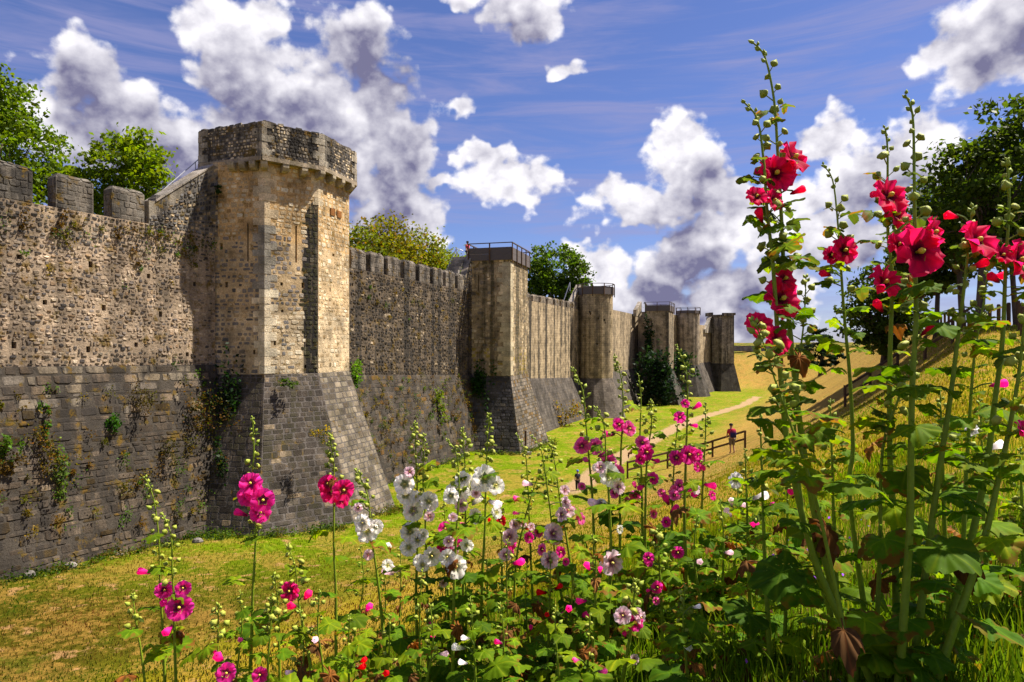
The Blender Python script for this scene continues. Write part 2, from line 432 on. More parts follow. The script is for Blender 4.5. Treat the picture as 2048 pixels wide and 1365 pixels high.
# ------------------------------------------------------------------ masonry
class Face:
    """bilinear patch: lower left, lower right, upper right, upper left as seen from outside"""
    def __init__(s, a, b, c, d):
        s.a, s.b, s.c, s.d = map(Vector, (a, b, c, d))
        s.n = ((s.b - s.a).cross(s.d - s.a)).normalized()
        s.W0 = (s.b - s.a).length; s.W1 = (s.c - s.d).length; s.W = (s.W0 + s.W1) / 2
        s.H = ((s.d - s.a).length + (s.c - s.b).length) / 2
    def at(s, u, v, h=0.0):       # u, v in 0..1
        lo = s.a.lerp(s.b, u); hi = s.d.lerp(s.c, u); return lo.lerp(hi, v) + s.n * h


def lay(face, ch, sw, joint=0.02, proud=(0.012, 0.045), jit=0.15, cut=0.16, tone=None, prob=1.0, keep=None, shrink=0.0, vj=0.0):
    """courses of single stones on a face -> list of (verts, faces, rgba, importance)"""
    out = []; v = 0.0
    while v < face.H - 0.03:
        h = rng.uniform(*ch)
        if face.H - v - h < ch[0] * 0.6: h = face.H - v
        u = -rng.uniform(0, sw[0]) * 0.5
        while u < face.W:
            w = rng.uniform(*sw); u0 = max(u, 0.0); u1 = min(u + w, face.W); u += w
            if u1 - u0 < 0.06 or rng.random() > prob: continue
            cu, cv = (u0 + u1) / 2, v + h / 2
            if vj: cv = min(max(cv + rng.uniform(-vj, vj) * h, h * .4), face.H - h * .4)
            if keep and not keep(cu, cv, u1 - u0, h): continue
            ww = (u1 - u0) / 2 - joint * rng.uniform(.4, 1); hh = h / 2 - joint * rng.uniform(.4, 1)
            sc = 1 - rng.uniform(0, shrink); ww *= sc; hh *= 1 - rng.uniform(0, shrink)
            if ww < 0.02 or hh < 0.02: continue
            c = cut * rng.uniform(.5, 1.3)
            P = [(-1 + c, -1), (1 - c, -1), (1, -1 + c), (1, 1 - c), (1 - c, 1), (-1 + c, 1), (-1, 1 - c), (-1, -1 + c)]
            P = [((cu + (a + rng.uniform(-jit, jit)) * ww) / face.W, (cv + (b + rng.uniform(-jit, jit)) * hh) / face.H) for a, b in P]
            P = [(min(max(a, 0), 1), min(max(b, 0), 1)) for a, b in P]
            pr = rng.uniform(*proud); e = min(0.25, 0.02 / max(hh, .03)) + 0.05
            cx, cy = cu / face.W, cv / face.H
            outer = [face.at(a, b, -0.02) for a, b in P]
            tx, ty = rng.uniform(-.3, .3), rng.uniform(-.3, .3)
            inner = [face.at(a + (cx - a) * e, b + (cy - b) * e, pr * (1 + tx * (1 if a > cx else -1) + ty * (1 if b > cy else -1))) for a, b in P]
            fs = [(k, (k + 1) % 8, 8 + (k + 1) % 8, 8 + k) for k in range(8)] + [tuple(range(8, 16))]
            ctr = face.at(cx, cy)
            imp = (ww * hh) / max(ctr.y, 1) ** 2
            if abs(ctr.x / max(ctr.y, .1)) > 0.76: imp = 0
            out.append((outer + inner, fs, tone(cu, cv, face), imp))
        v += h
    return out


def place_stones(parent, stones, mat, nmax=300, loose='masonry_stones'):
    """the stones that show largest are single parts, the rest one joined part"""
    stones.sort(key=lambda s: -s[3]); mb = MB()
    for k, (vs, fs, c, imp) in enumerate(stones):
        if k < nmax and imp > 0:
            q = MB(); o = sum(vs[8:], Vector()) / 8; q.add([x - o for x in vs], fs, c)
            obj('stone', q.mesh('stone', mat), parent, o - parent.location)
        else: mb.add(vs, fs, c)
    if mb.v: tag(obj(loose, mb.mesh(loose, mat), parent), kind='stuff')


def holed(mb, face, holes, colr, depth=0.35, step=0.9):
    """backing face with real recesses; holes: (u0, v0, u1, v1) in metres"""
    us = sorted({0.0, face.W} | {min(max(q, 0), face.W) for h in holes for q in (h[0], h[2])})
    vs_ = sorted({0.0, face.H} | {min(max(q, 0), face.H) for h in holes for q in (h[1], h[3])})
    inside = lambda u, v: any(h[0] < u < h[2] and h[1] < v < h[3] for h in holes)
    cf = colr if callable(colr) else (lambda u, v, f: colr)
    nu = []; nv = []
    for L, D, step in ((us, nu, step), (vs_, nv, step * .8)):
        for a, b in zip(L[:-1], L[1:]):
            k = max(1, int((b - a) / step)); D += [a + (b - a) * i / k for i in range(k)]
        D.append(L[-1])
    for a, b in zip(nu[:-1], nu[1:]):
        for c, d in zip(nv[:-1], nv[1:]):
            if inside((a + b) / 2, (c + d) / 2): continue
            q = [(a, c), (b, c), (b, d), (a, d)]
            mb.add([face.at(u / face.W, v / face.H) for u, v in q], [(0, 1, 2, 3)], [cf(u, v, face) for u, v in q])
    for (a, c, b, d) in holes:
        q = [(a, c), (b, c), (b, d), (a, d)]
        o = [face.at(u / face.W, v / face.H) for u, v in q]; i = [face.at(u / face.W, v / face.H, -depth) for u, v in q]
        mb.add(o + i, [(0, 1, 5, 4), (1, 2, 6, 5), (2, 3, 7, 6), (3, 0, 4, 7), (4, 5, 6, 7)], cf((a + b) / 2, (c + d) / 2, face))


def no_hole(holes, m=0.03):
    return lambda u, v, w, h: not any(u + w / 2 > a - m and u - w / 2 < b + m and v + h / 2 > c - m and v - h / 2 < d + m for a, c, b, d in holes)


def jit_c(c, j=0.18, stain=0.0):
    k = 1 + rng.uniform(-j, j); t = rng.uniform(-.03, .03)
    return (c[0] * k * (1 + t), c[1] * k, c[2] * k * (1 - t), stain)


def putlogs(W, H, nu, nv, size=0.14, u0=1.2, v0=1.0):
    L = []
    for j in range(nv):
        for i in range(nu):
            u = u0 + (W - u0 * 1.5) * i / max(nu - 1, 1) + rng.uniform(-.35, .35) + (j % 2) * .6; v = v0 + (H - v0 * 1.6) * j / max(nv - 1, 1) + rng.uniform(-.25, .25)
            if 0.2 < u < W - .3 and v < H - .4: L.append((u, v, u + size, v + size * rng.uniform(1, 1.5)))
    return L


def merlon_mesh(p, d, n, L, th, h, c, mat, stain):
    """one merlon: faced with stones, weathered rounded coping"""
    z = Vector((0, 0, 1)); mb = MB()
    P = lambda a, b, k: p + d * a + n * b + z * k
    st = [(0, 0), (L, 0), (L, -th), (0, -th)]
    ring = lambda k, e: [P(a + (e if a == 0 else -e), b + (-e if b == 0 else e), k + rng.uniform(-.02, .02)) for a, b in st]
    r = [ring(-0.05, 0), ring(h * .5, 0.004), ring(h - 0.16, 0.0), ring(h + .01, 0.13)]
    for k in range(3):
        vs = r[k] + r[k + 1]; mb.add(vs, [(i, (i + 1) % 4, 4 + (i + 1) % 4, 4 + i) for i in range(4)], (*c, stain))
    mb.add(r[3], [(0, 1, 2, 3)], (c[0] * .8, c[1] * .8, c[2] * .7, stain))
    fr = [Face(P(0, 0, 0), P(L, 0, 0), P(L, 0, h - .16), P(0, 0, h - .16)), Face(P(0, -th, 0), P(0, 0, 0), P(0, 0, h - .16), P(0, -th, h - .16))]
    for f in fr:
        for s in lay(f, (0.12, 0.34), (0.16, 0.55), 0.004, (0.001, 0.022), 0.16, 0.24, lambda u, v, fc: jit_c(c, .17, stain)): mb.add(s[0], s[1], s[2])
    for s in lay(Face(r[2][0], r[2][1], r[3][1], r[3][0]), (0.12, 0.2), (0.2, 0.5), .012, (-.01, .05), .16, .3, lambda u, v, fc: jit_c(c, .2, stain)): mb.add(s[0], s[1], s[2])
    return mb.mesh('merlon', mat)


def V3(xy, z): return Vector((xy[0], xy[1], z))


def curtain(label, P0, P1, zb, zk, zt, batter, thick, tone_up, tone_bat, style, merlons=None, stain=0.6, holes=(), nstone=300, m_stain=.7):
    """curtain wall from P0 to P1: sloping foot, upright wall, walk and merlons. zb/zk/zt = (z at P0, z at P1) of foot, break, walk"""
    P0, P1 = Vector((*P0, 0)), Vector((*P1, 0)); d = (P1 - P0).normalized(); n = Vector((d.y, -d.x, 0)); L = (P1 - P0).length
    w = thing('curtain_wall', label, 'wall', V3(P0.lerp(P1, .5) + n * batter / 2, min(zb))); w['kind'] = 'thing'
    up = Face(V3(P0, zk[0]), V3(P1, zk[1]), V3(P1, zt[1]), V3(P0, zt[0]))
    ft = Face(V3(P0 + n * batter, zb[0]), V3(P1 + n * batter, zb[1]), V3(P1 + n * .06, zk[1]), V3(P0 + n * .06, zk[0]))
    body = MB(); mort = tone_up['mortar']; mb2 = tone_bat['mortar']
    holed(body, up, list(holes), lambda u, v, f: (*mort, stain)); holed(body, ft, [], (*mb2, stain * .6))
    b0, b1 = P0 - n * thick, P1 - n * thick
    body.add([V3(P0, zt[0]), V3(P1, zt[1]), V3(b1, zt[1]), V3(b0, zt[0])], [(0, 1, 2, 3)], (*mort, .3))
    body.add([V3(b0, zb[0]), V3(b1, zb[1]), V3(b1, zt[1]), V3(b0, zt[0])], [(1, 0, 3, 2)], (*mort, .3))
    body.add([V3(P0 + n * .06, zk[0]), V3(P1 + n * .06, zk[1]), V3(P1, zk[1]), V3(P0, zk[0])], [(0, 1, 2, 3)], (*mb2, .3))
    for (q, k, sgn) in ((P0, 0, 1), (P1, 1, -1)):
        bq = q - n * thick; vs = [V3(bq, zb[k]), V3(q + n * batter, zb[k]), V3(q + n * .06, zk[k]), V3(q, zk[k]), V3(q, zt[k]), V3(bq, zt[k])]
        body.add(vs, [tuple(range(6)) if sgn > 0 else tuple(range(6))[::-1]], (*mort, .3))
    obj('wall_core', body.mesh('wall_core', M['stone'] if style != 'far' else M['stone_far']), w)
    if style != 'far':
        s = lay(up, *tone_up['lay'], tone=lambda u, v, f: tone_up['tone'](u / f.W, v / f.H), prob=tone_up.get('prob', 1), keep=no_hole(holes), shrink=tone_up.get('shrink', 0), jit=.24, cut=.34, vj=.3)
        s += lay(ft, *tone_bat['lay'], tone=lambda u, v, f: tone_bat['tone'](u / f.W, v / f.H), jit=0.13, cut=.22, prob=.94, shrink=.12, vj=.07)
        place_stones(w, s, M['stone'], nstone)
    if merlons:
        start, mw, gap, mh, th, cnt, mc = merlons
        for k in range(cnt):
            a = start + k * (mw + gap); t = (a + mw / 2) / L
            if a + mw > L + .6: break
            p = V3(P0 + d * a, zt[0] + (zt[1] - zt[0]) * t)
            obj('merlon', merlon_mesh(p, d, n, mw, th, mh * rng.uniform(.96, 1.04), mc, M['stone'], m_stain), w)
    return w, d, n, L


def pick(*opts):
    """weighted random colour"""
    r = rng.random() * sum(o[0] for o in opts)
    for o in opts:
        r -= o[0]
        if r <= 0: return o[1]
    return opts[-1][1]


TAN = (0.50, 0.37, 0.22); CREAM = (0.62, 0.49, 0.32); GREY = (0.17, 0.16, 0.155); DGREY = (0.075, 0.072, 0.075); BLUEG = (0.12, 0.12, 0.135); WARM = (0.30, 0.21, 0.12); WHITE = (0.70, 0.60, 0.44)


def c1_tone(u, v):
    if v > 0.80: c = pick((1.6, (0.08, 0.073, 0.068)), (3, (0.14, 0.122, 0.104)), (2, (0.20, 0.165, 0.125)), (.6, WARM)); st = .8
    elif v < 0.10 and rng.random() < .6: c = c1_bat(u, 1)[:3]; st = .5
    else: c = pick((.9, (0.095, 0.082, 0.078)), (1.6, (0.195, 0.163, 0.142)), (2.8, (0.32, 0.245, 0.178)), (2.2, (0.38, 0.292, 0.21)), (1.1, (0.31, 0.21, 0.13)), (.9, (0.50, 0.40, 0.29))); st = .5
    return jit_c(c, .2, st)


def c1_bat(u, v):
    if v > .72 and rng.random() < (v - .72) * 2.4: c = pick((2, (0.16, 0.13, 0.095)), (1, (0.125, 0.105, 0.085)), (.6, (0.21, 0.17, 0.12)))
    else: c = pick((3, (0.090, 0.069, 0.051)), (2.6, (0.068, 0.053, 0.040)), (1.4, (0.125, 0.096, 0.070)), (1.4, (0.052, 0.036, 0.017)), (.7, (0.165, 0.123, 0.084)))
    return jit_c(c, .16, .8)


up1 = dict(mortar=(0.34, 0.257, 0.18), tone=c1_tone, lay=((0.09, 0.19), (0.10, 0.32), 0.014, (0.006, 0.035)), prob=.93, shrink=.28)
bt1 = dict(mortar=(0.062, 0.052, 0.042), tone=c1_bat, lay=((0.13, 0.40), (0.18, 0.95), 0.008, (0.002, 0.03)))
C1A, C1B = (-22.3, 12.1), (-13.3, 30.6)
h1 = putlogs(19.8, 5.4, 9, 4, .15, 1.0, .55)
c1, d1, n1, L1 = curtain('rubble curtain wall with grey block foot and four merlons left of the big tower', C1A, C1B, (-7.9, -8.6), (-0.5, -0.85), (4.95, 4.95), 1.5, 2.6, up1, bt1, 'near',
                       None, .35, h1)
# merlons of the first wall at the places where the photograph shows them
P0 = Vector((*C1A, 0))
for px0, mw in ((-170, 1.5), (-60, 1.35), (40 - 20, .0), (112, 1.36), (224, 1.36), (312, 1.15)):
    if mw == 0: continue
    r = (px0 - 1024) / F; s = (r * C1A[1] - C1A[0]) / (d1.x - r * d1.y)
    obj('merlon', merlon_mesh(V3(P0 + d1 * s, 4.95), d1, n1, mw + (0.55 if px0 == -60 else 0), .5, 1.25, (0.155, 0.135, 0.112), M['stone'], .85), c1)

# string of moss, second curtain and the rest
def c2_tone(u, v):
    return jit_c(pick((2.4, (0.048, 0.042, 0.038)), (3, (0.080, 0.066, 0.054)), (1.5, (0.145, 0.113, 0.082)), (.4, (0.34, 0.27, 0.19))), .25, 1.0)


def c2_bat(u, v):
    return jit_c(pick((3, (0.088, 0.070, 0.056)), (2, (0.068, 0.055, 0.045)), (1, (0.13, 0.103, 0.075)), (.5, (0.14, 0.08, 0.03))), .2, .5)


up2 = dict(mortar=(0.135, 0.103, 0.072), tone=c2_tone, lay=((0.14, 0.24), (0.18, 0.45), 0.018, (0.008, 0.04)), prob=.93, shrink=.2)
bt2 = dict(mortar=(0.075, 0.065, 0.055), tone=c2_bat, lay=((0.2, 0.36), (0.3, 0.85), 0.008, (0.003, 0.02)))
C2A, C2B = (-10.0, 37.55), (-3.0, 53.9)
c2, d2, n2, L2 = curtain('dark streaked curtain wall with mossy foot and merlons between the first two towers', C2A, C2B, (-8.7, -8.7), (-1.6, -2.3), (4.5, 4.25), 1.35, 2.4, up2, bt2, 'near',
                         (1.9, 1.42, 0.46, 1.2, .55, 9, (0.17, 0.145, 0.12)), .75, putlogs(17.6, 5.8, 6, 2, .15), 300, .95)
farup = dict(mortar=(0.40, 0.31, 0.20)); farbt = dict(mortar=(0.105, 0.09, 0.078))
C3A, C3B = (-0.6, 59.5), (8.2, 80.0)
c3, d3, n3, L3 = curtain('rain-streaked curtain wall with low worn merlons left of the slim round tower', C3A, C3B, (-8.8, -9.0), (-2.9, -3.7), (4.3, 4.2), 1.9, 2.4, farup, farbt, 'far',
                         (0.5, 1.5, 0.55, 0.72, .55, 10, (0.22, 0.18, 0.14)), .9)
C4A, C4B = (9.0, 81.5), (20.6, 111.5)
curtain('plain curtain wall without merlons between the round tower and the ivy-covered tower', C4A, C4B, (-8.8, -9.6), (-3.6, -3.6), (4.95, 5.0), 1.9, 2.4, farup, farbt, 'far', None, .55)
C5A, C5B = (22.5, 112), (31.2, 126)
curtain('short far curtain wall with a dark bush, left of the low round tower', C5A, C5B, (-9.6, -9.8), (-3.4, -3.4), (5.6, 5.6), 1.9, 2.4, farup, farbt, 'far', None, .5)
C6A, C6B = (32.5, 127), (41.5, 142)
curtain('low pale stretch of far curtain wall with a broken stair, before the last tower', C6A, C6B, (-9.8, -9.8), (-3.4, -3.4), (4.1, 4.1), 1.9, 2.4, farup, farbt, 'far', None, .3)


# ------------------------------------------------------------------ towers
def tower(label, plan, foot, zb, zk, zt, tone, far=False, stain=.6, holes=None, hidden=(), nstone=300, layup=None, laybt=None, tone_bt=None, mort=(0.40, 0.29, 0.16), mortb=(0.10, 0.09, 0.08)):
    """plan: shaft corners in view order (left to right), foot: the same corners at the toe of the batter"""
    m = len(plan); c = sum((Vector((*p, 0)) for p in plan), Vector()) / m
    t = thing('tower', label, 'tower', V3(c, zb)); core = MB(); st = []
    fl = lambda L, i: (L[i], L[(i + 1) % m])
    for i in range(m):
        a, b = fl(plan, i); fa, fb = fl(foot, i)
        up = Face(V3(a, zk), V3(b, zk), V3(b, zt), V3(a, zt)); ft = Face(V3(fa, zb), V3(fb, zb), V3(b, zk), V3(a, zk))
        hs = (holes or {}).get(i, [])
        cm = (lambda u, v, f: (*mort, stain)) if not callable(mort) else mort
        holed(core, up, hs, cm, step=.9 if not callable(mort) else .22); holed(core, ft, [], (*mortb, stain * .6))
        if not far and i not in hidden:
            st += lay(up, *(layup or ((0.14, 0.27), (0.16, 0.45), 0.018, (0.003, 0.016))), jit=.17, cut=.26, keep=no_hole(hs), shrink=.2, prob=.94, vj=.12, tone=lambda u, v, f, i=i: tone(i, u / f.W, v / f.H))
            st += lay(ft, *(laybt or ((0.2, 0.32), (0.25, 0.7), 0.007, (0.003, 0.014))), jit=.07, cut=.15, tone=lambda u, v, f, i=i: tone_bt(i, u / f.W, v / f.H))
    core.add([V3(p, zt) for p in plan], [tuple(range(m))], (*((.3, .25, .2)), .4))
    obj('tower_core', core.mesh('tower_core', M['stone_far'] if far else M['stone']), t)
    if st: place_stones(t, st, M['stone_clean'], nstone)
    return t


def t1_tone(i, u, v):
    # upper third re-laid in cream stone, grey stone below the slits, pale blocks low on the front face
    edge = min(u, 1 - u)
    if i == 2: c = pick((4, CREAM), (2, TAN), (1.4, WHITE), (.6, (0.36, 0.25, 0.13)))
    elif v > 0.66: c = pick((4, CREAM), (2.4, TAN), (1.5, WHITE), (1.2, (0.42, 0.26, 0.11)))
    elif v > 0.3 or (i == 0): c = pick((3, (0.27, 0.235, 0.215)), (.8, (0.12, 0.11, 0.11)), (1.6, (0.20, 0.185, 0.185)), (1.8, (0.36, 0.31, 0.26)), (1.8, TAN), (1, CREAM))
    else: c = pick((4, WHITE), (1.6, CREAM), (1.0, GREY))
    if i == 0: c = tuple(k * .85 for k in c)  # shaded left face dimmed in its stone colour
    s = 0.12
    if i == 1 and u > .70 + .25 * max(0, v - .55) + rng.uniform(-.03, .05) and v < .84 + rng.uniform(-.04, .03): s = 1.0 + rng.uniform(.66, .92)      # black-green run beside the corner
    return jit_c(c, .2, s)


def t1_bt(i, u, v):
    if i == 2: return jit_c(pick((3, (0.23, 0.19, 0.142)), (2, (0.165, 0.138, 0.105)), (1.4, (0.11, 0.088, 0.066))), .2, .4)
    return jit_c(pick((3, (0.078, 0.064, 0.053)), (2, (0.058, 0.048, 0.041)), (1, (0.108, 0.087, 0.068)), (.25, (0.28, 0.21, 0.14))), .22, .6)  # dark stone, deepened in colour as shade; the sunlit right face stays lighter


T1 = [(-13.45, 30.75), (-11.02, 30.4), (-9.1, 32.05), (-8.3, 34.8), (-10.2, 39.6), (-14.5, 40)]
T1F = [(-14.3, 28.4), (-10.3, 27.7), (-6.85, 30.4), (-5.55, 34.0), (-8.6, 39.3), (-14.5, 40)]
T1Z = (-8.8, -1.28, 8.25)


T1UP = {}
T1N1 = Face(V3(T1[1], 0), V3(T1[2], 0), V3(T1[2], 1), V3(T1[1], 1)).n


def t1_mort(u, v, f):
    k = v / f.H; s = .1
    if f is T1UP.get('f') or abs(f.n.x - T1N1.x) < .02 and u / f.W > .71 + .25 * max(0, (k - .55)) and k < .84: s = 1.85
    return (0.55, 0.36, 0.17, s) if k > .62 else ((0.52, 0.38, 0.22, s) if k > .3 else (0.54, 0.42, 0.27, s))


hs0 = [(1.62, 5.05, 1.70, 6.75), (.55, 3.9, .7, 4.15), (1.9, .9, 2.02, 1.1), (.3, 5.6, .45, 5.9)]
hs1 = [(1.42, 5.1, 1.50, 6.8), (.72, 4.0, .84, 4.15), (1.72, 3.95, 1.85, 4.2), (.75, 2.8, .87, 2.9), (.42, 1.3, .52, 1.55), (1.85, .25, 1.95, .4)]
hs2 = [(1.25, 5.65, 1.45, 5.78), (1.0, 3.9, 1.1, 4.1), (1.0, 1.55, 1.07, 1.65), (1.0, .25, 1.1, .45)]
t1 = tower('big polygonal tower of cream and grey stone with corbelled black-stained parapet', T1, T1F, *T1Z, t1_tone, holes={0: hs0, 1: hs1, 2: hs2}, hidden=(3, 4, 5), nstone=300, tone_bt=t1_bt, mort=t1_mort, mortb=(0.12, 0.105, 0.095))


def quoins(t, a, b, c, z0, z1, colr, mat, hh=(0.28, 0.42), l=(.28, .55), pr=.03, stain=.15):
    """alternating corner blocks where face a-b meets face b-c"""
    a, b, c = Vector((*a, 0)), Vector((*b, 0)), Vector((*c, 0)); da = (a - b).normalized(); dc = (c - b).normalized()
    na = Vector((-da.y, da.x, 0)); nc = Vector((dc.y, -dc.x, 0)); z = z0; k = 0
    bis = (na + nc); bis = bis / max(bis.dot(na), .3)
    while z < z1 - .15:
        h = min(rng.uniform(*hh), z1 - z); l1, l2 = (l[1], l[0]) if k % 2 else (l[0], l[1]); l1 *= rng.uniform(.85, 1.15); l2 *= rng.uniform(.85, 1.15)
        p = pr * rng.uniform(.6, 1.3); mb = MB(); ring = []
        for zz, e in ((z + .008, 0), (z + h - .008, 0)):
            ring += [V3(b + da * l1 - na * .03, zz), V3(b + da * l1 + na * p, zz), V3(b + bis * p, zz), V3(b + dc * l2 + nc * p, zz), V3(b + dc * l2 - nc * .03, zz), V3(b - bis * .05, zz)]
        mb.add(ring, [(i, (i + 1) % 6, 6 + (i + 1) % 6, 6 + i) for i in range(6)] + [tuple(range(6))[::-1], tuple(range(6, 12))], jit_c(colr(z), .15, stain))
        obj('quoin', mb.mesh('quoin', mat), t); z += h; k += 1


quoins(t1, T1[0], T1[1], T1[2], -1.25, 8.0, lambda z: WHITE if z < 2.4 else ((0.33, 0.30, 0.25) if z < 5.2 else CREAM), M['stone_clean'], pr=.018)
quoins(t1, T1[1], T1[2], T1[3], 6.6, 8.0, lambda z: CREAM, M['stone_clean'], l=(.2, .34), pr=.016, stain=.2)
quoins(t1, T1F[1], T1F[1], T1F[2], 0, 0, lambda z: GREY, M['stone']) if False else None

# parapet of the big tower on corbels
PA = [(-14.35, 31.3), (-10.97, 29.95), (-8.8, 31.85), (-7.95, 34.85), (-10.1, 39.9), (-14.8, 40.3)]
PZ0, PZ1 = 8.32, 9.85
IN = []
cc_ = sum((Vector((*p, 0)) for p in PA), Vector()) / 6
par = MB(); ps = []
inn = [tuple((Vector((*p, 0)) + (cc_ - Vector((*p, 0))).normalized() * .62)[:2]) for p in PA]


def pt_tone(i, u, v):
    return jit_c(pick((3, (0.30, 0.26, 0.21)), (2, CREAM), (2.2, DGREY), (1.5, (0.16, 0.14, 0.12))), .25, .95 if v > .25 else .7)


for i in range(6):
    a, b = PA[i], PA[(i + 1) % 6]; f = Face(V3(a, PZ0), V3(b, PZ0), V3(b, PZ1), V3(a, PZ1)); holed(par, f, [], (0.12, 0.10, 0.08, .9))
    g = Face(V3(inn[(i + 1) % 6], PZ0), V3(inn[i], PZ0), V3(inn[i], PZ1), V3(inn[(i + 1) % 6], PZ1)); holed(par, g, [], (0.25, 0.2, 0.15, .6))
    if i < 3:
        ps += lay(f, (0.10, 0.17), (0.09, 0.26), .012, (0.006, .028), .18, .3, lambda u, v, fc: pt_tone(0, u / fc.W, v / fc.H), shrink=.2)
    # ragged top course
    top = Face(V3(a, PZ1), V3(b, PZ1), V3(inn[(i + 1) % 6], PZ1 + .02), V3(inn[i], PZ1 + .02))
    par.add([top.a, top.b, top.c, top.d], [(0, 1, 2, 3)], (0.12, 0.10, 0.08, .6))
    if i in (0, 1, 2, 5):
        ps += lay(top, (0.28, 0.34), (0.18, 0.5), .02, (0.01, 0.09), .15, .25, lambda u, v, fc: jit_c(pick((2, DGREY), (2, (0.14, 0.12, 0.10)), (1, (0.22, 0.19, 0.15))), .2, .8))
    # floor slab edge on which the parapet stands
    sb = MB(); n_ = f.n
    A, B_ = Vector((*a, 0)) + n_ * .05, Vector((*b, 0)) + n_ * .05
    IA, IB = Vector((*inn[i], 0)), Vector((*inn[(i + 1) % 6], 0))
    vs = [V3(q, z) for z in (PZ0 - .16, PZ0 + .03) for q in (A, B_, IB, IA)]
    sb.add(vs, [(0, 3, 2, 1), (4, 5, 6, 7), (0, 1, 5, 4), (1, 2, 6, 5), (2, 3, 7, 6), (3, 0, 4, 7)], (0.36, 0.29, 0.21, .45))
    obj('string_course', sb.mesh('string_course', M['stone_clean']), t1)
par.add([V3(p, PZ0 + .01) for p in inn], [tuple(range(6))], (0.3, 0.25, 0.2, .3))
pp = obj('parapet', par.mesh('parapet', M['stone']), t1)
mbp = MB()
for s in ps: mbp.add(s[0], s[1], s[2])
o = tag(obj('parapet_stones', mbp.mesh('parapet_stones', M['stone']), t1), kind='stuff'); o.parent = pp; o.location = (0, 0, 0)
for i in (0, 1, 2):
    quoins(t1, PA[i - 1], PA[i], PA[i + 1], PZ0 + .05, PZ1 + .02, lambda z: (0.36, 0.31, 0.24), M['stone'], (.26, .36), (.22, .5), .03, .8)
quoins(t1, PA[2], PA[3], PA[4], PZ0 + .05, PZ1 + .02, lambda z: (0.36, 0.31, 0.24), M['stone'], (.26, .36), (.22, .5), .03, .6)


def corbel_mesh():
    mb = MB(); prof = [(0, 0), (0, -.34), (.18, -.36), (.34, -.28), (.41, -.14), (.41, 0)]
    for s in (-.135, .135):
        pass
    vs = [(x_, -.14, z_) for x_, z_ in prof] + [(x_, .14, z_) for x_, z_ in prof]; k = len(prof)
    mb.add(vs, [tuple(range(k)), tuple(range(k, 2 * k))[::-1]] + [((i + 1) % k, i, k + i, k + (i + 1) % k) for i in range(k)], (0.42, 0.35, 0.25, .35))
    return mb.mesh('corbel', M['stone_clean'])


CM = corbel_mesh()
for i, us in ((0, (.42, .63, .84)), (1, (.0, .33, .68)), (2, (-.02, .28, .58, .9))):
    f = Face(V3(T1[i], 8.15), V3(T1[i + 1], 8.15), V3(T1[i + 1], 9), V3(T1[i], 9))
    for u in us:
        nn = f.n
        if u <= 0: nn = (f.n + Face(V3(T1[i - 1], 8), V3(T1[i], 8), V3(T1[i], 9), V3(T1[i - 1], 9)).n).normalized()
        p = f.at(u, 0) - nn * .02
        obj('corbel', CM, t1, p - t1.location, Matrix.Rotation(math.atan2(nn.y, nn.x), 4, 'Z').to_quaternion(), (1, 1, 1))
# two small ochre tiles set in the right-hand face
ft = Face(V3(T1[2], T1Z[1]), V3(T1[3], T1Z[1]), V3(T1[3], T1Z[2]), V3(T1[2], T1Z[2]))
for u in (.36, .57):
    mb = MB(); q = [ft.at(u + du, .80 + dv, h) for h in (-.02, .05) for du, dv in ((0, 0), (.14, 0), (.14, .035), (0, .035))]
    mb.add(q, [(4, 5, 6, 7), (0, 1, 5, 4), (1, 2, 6, 5), (2, 3, 7, 6), (3, 0, 4, 7)], (0.26, 0.105, 0.03, .2)); obj('ochre_tile', mb.mesh('ochre_tile', M['stone_clean']), t1)

# stair wall that climbs from the walk of the first curtain to the big tower
def stair_wing(label, p0, p1, n, z0, z1, zbase, th, colr, far=False):
    p0, p1 = Vector((*p0, 0)), Vector((*p1, 0)); d = (p1 - p0); L = d.length; d.normalize(); n = Vector((*n, 0))
    w = thing('stair_wall', label, 'stair wall', V3(p0.lerp(p1, .5), zbase)); w['kind'] = 'thing'
    q = [(p0, zbase), (p1, zbase), (p1, z1), (p1 - d * .25, z1), (p0 + d * .3, z0), (p0, z0)]
    fr = [V3(a, z) for a, z in q]; bk = [v - n * th for v in fr]; k = len(q); mb = MB()
    mb.add(fr + bk, [tuple(range(k)), tuple(range(k, 2 * k))[::-1]] + [((i + 1) % k, i, k + i, k + (i + 1) % k) for i in range(k)], (*colr, .6))
    obj('wall_core', mb.mesh('wall_core', M['stone'] if not far else M['stone_far']), w)
    # coping slabs on the slope
    A, B_ = fr[4], fr[3]; m = 7
    for i in range(m):
        a = A.lerp(B_, i / m); b = A.lerp(B_, (i + .96) / m); mbc = MB(); u_ = Vector((0, 0, .07))
        vs = [a + n * .05, b + n * .05, b - n * (th + .04), a - n * (th + .04)]; mbc.add(vs + [v + u_ for v in vs], [(0, 3, 2, 1), (4, 5, 6, 7), (0, 1, 5, 4), (1, 2, 6, 5), (2, 3, 7, 6), (3, 0, 4, 7)], jit_c((0.30, 0.26, 0.22), .1, .3))
        obj('coping_slab', mbc.mesh('coping_slab', M['stone_clean']), w)
    if not far:
        st = lay(Face(V3(p0, zbase), V3(p1, zbase), V3(p1, z1), V3(p0, z0)), (.1, .2), (.12, .32), .016, (.01, .05), .2, .3, lambda u, v, f: jit_c(pick((2, DGREY), (3, GREY), (1.5, TAN), (1, WARM)), .2, .6), shrink=.25,
                 keep=lambda u, v, w_, h_: zbase + v + h_ < z0 + (z1 - z0) * max(0, (u - .5) / (L - .7)) - .05)
        place_stones(w, st, M['stone'], 60)
    return w


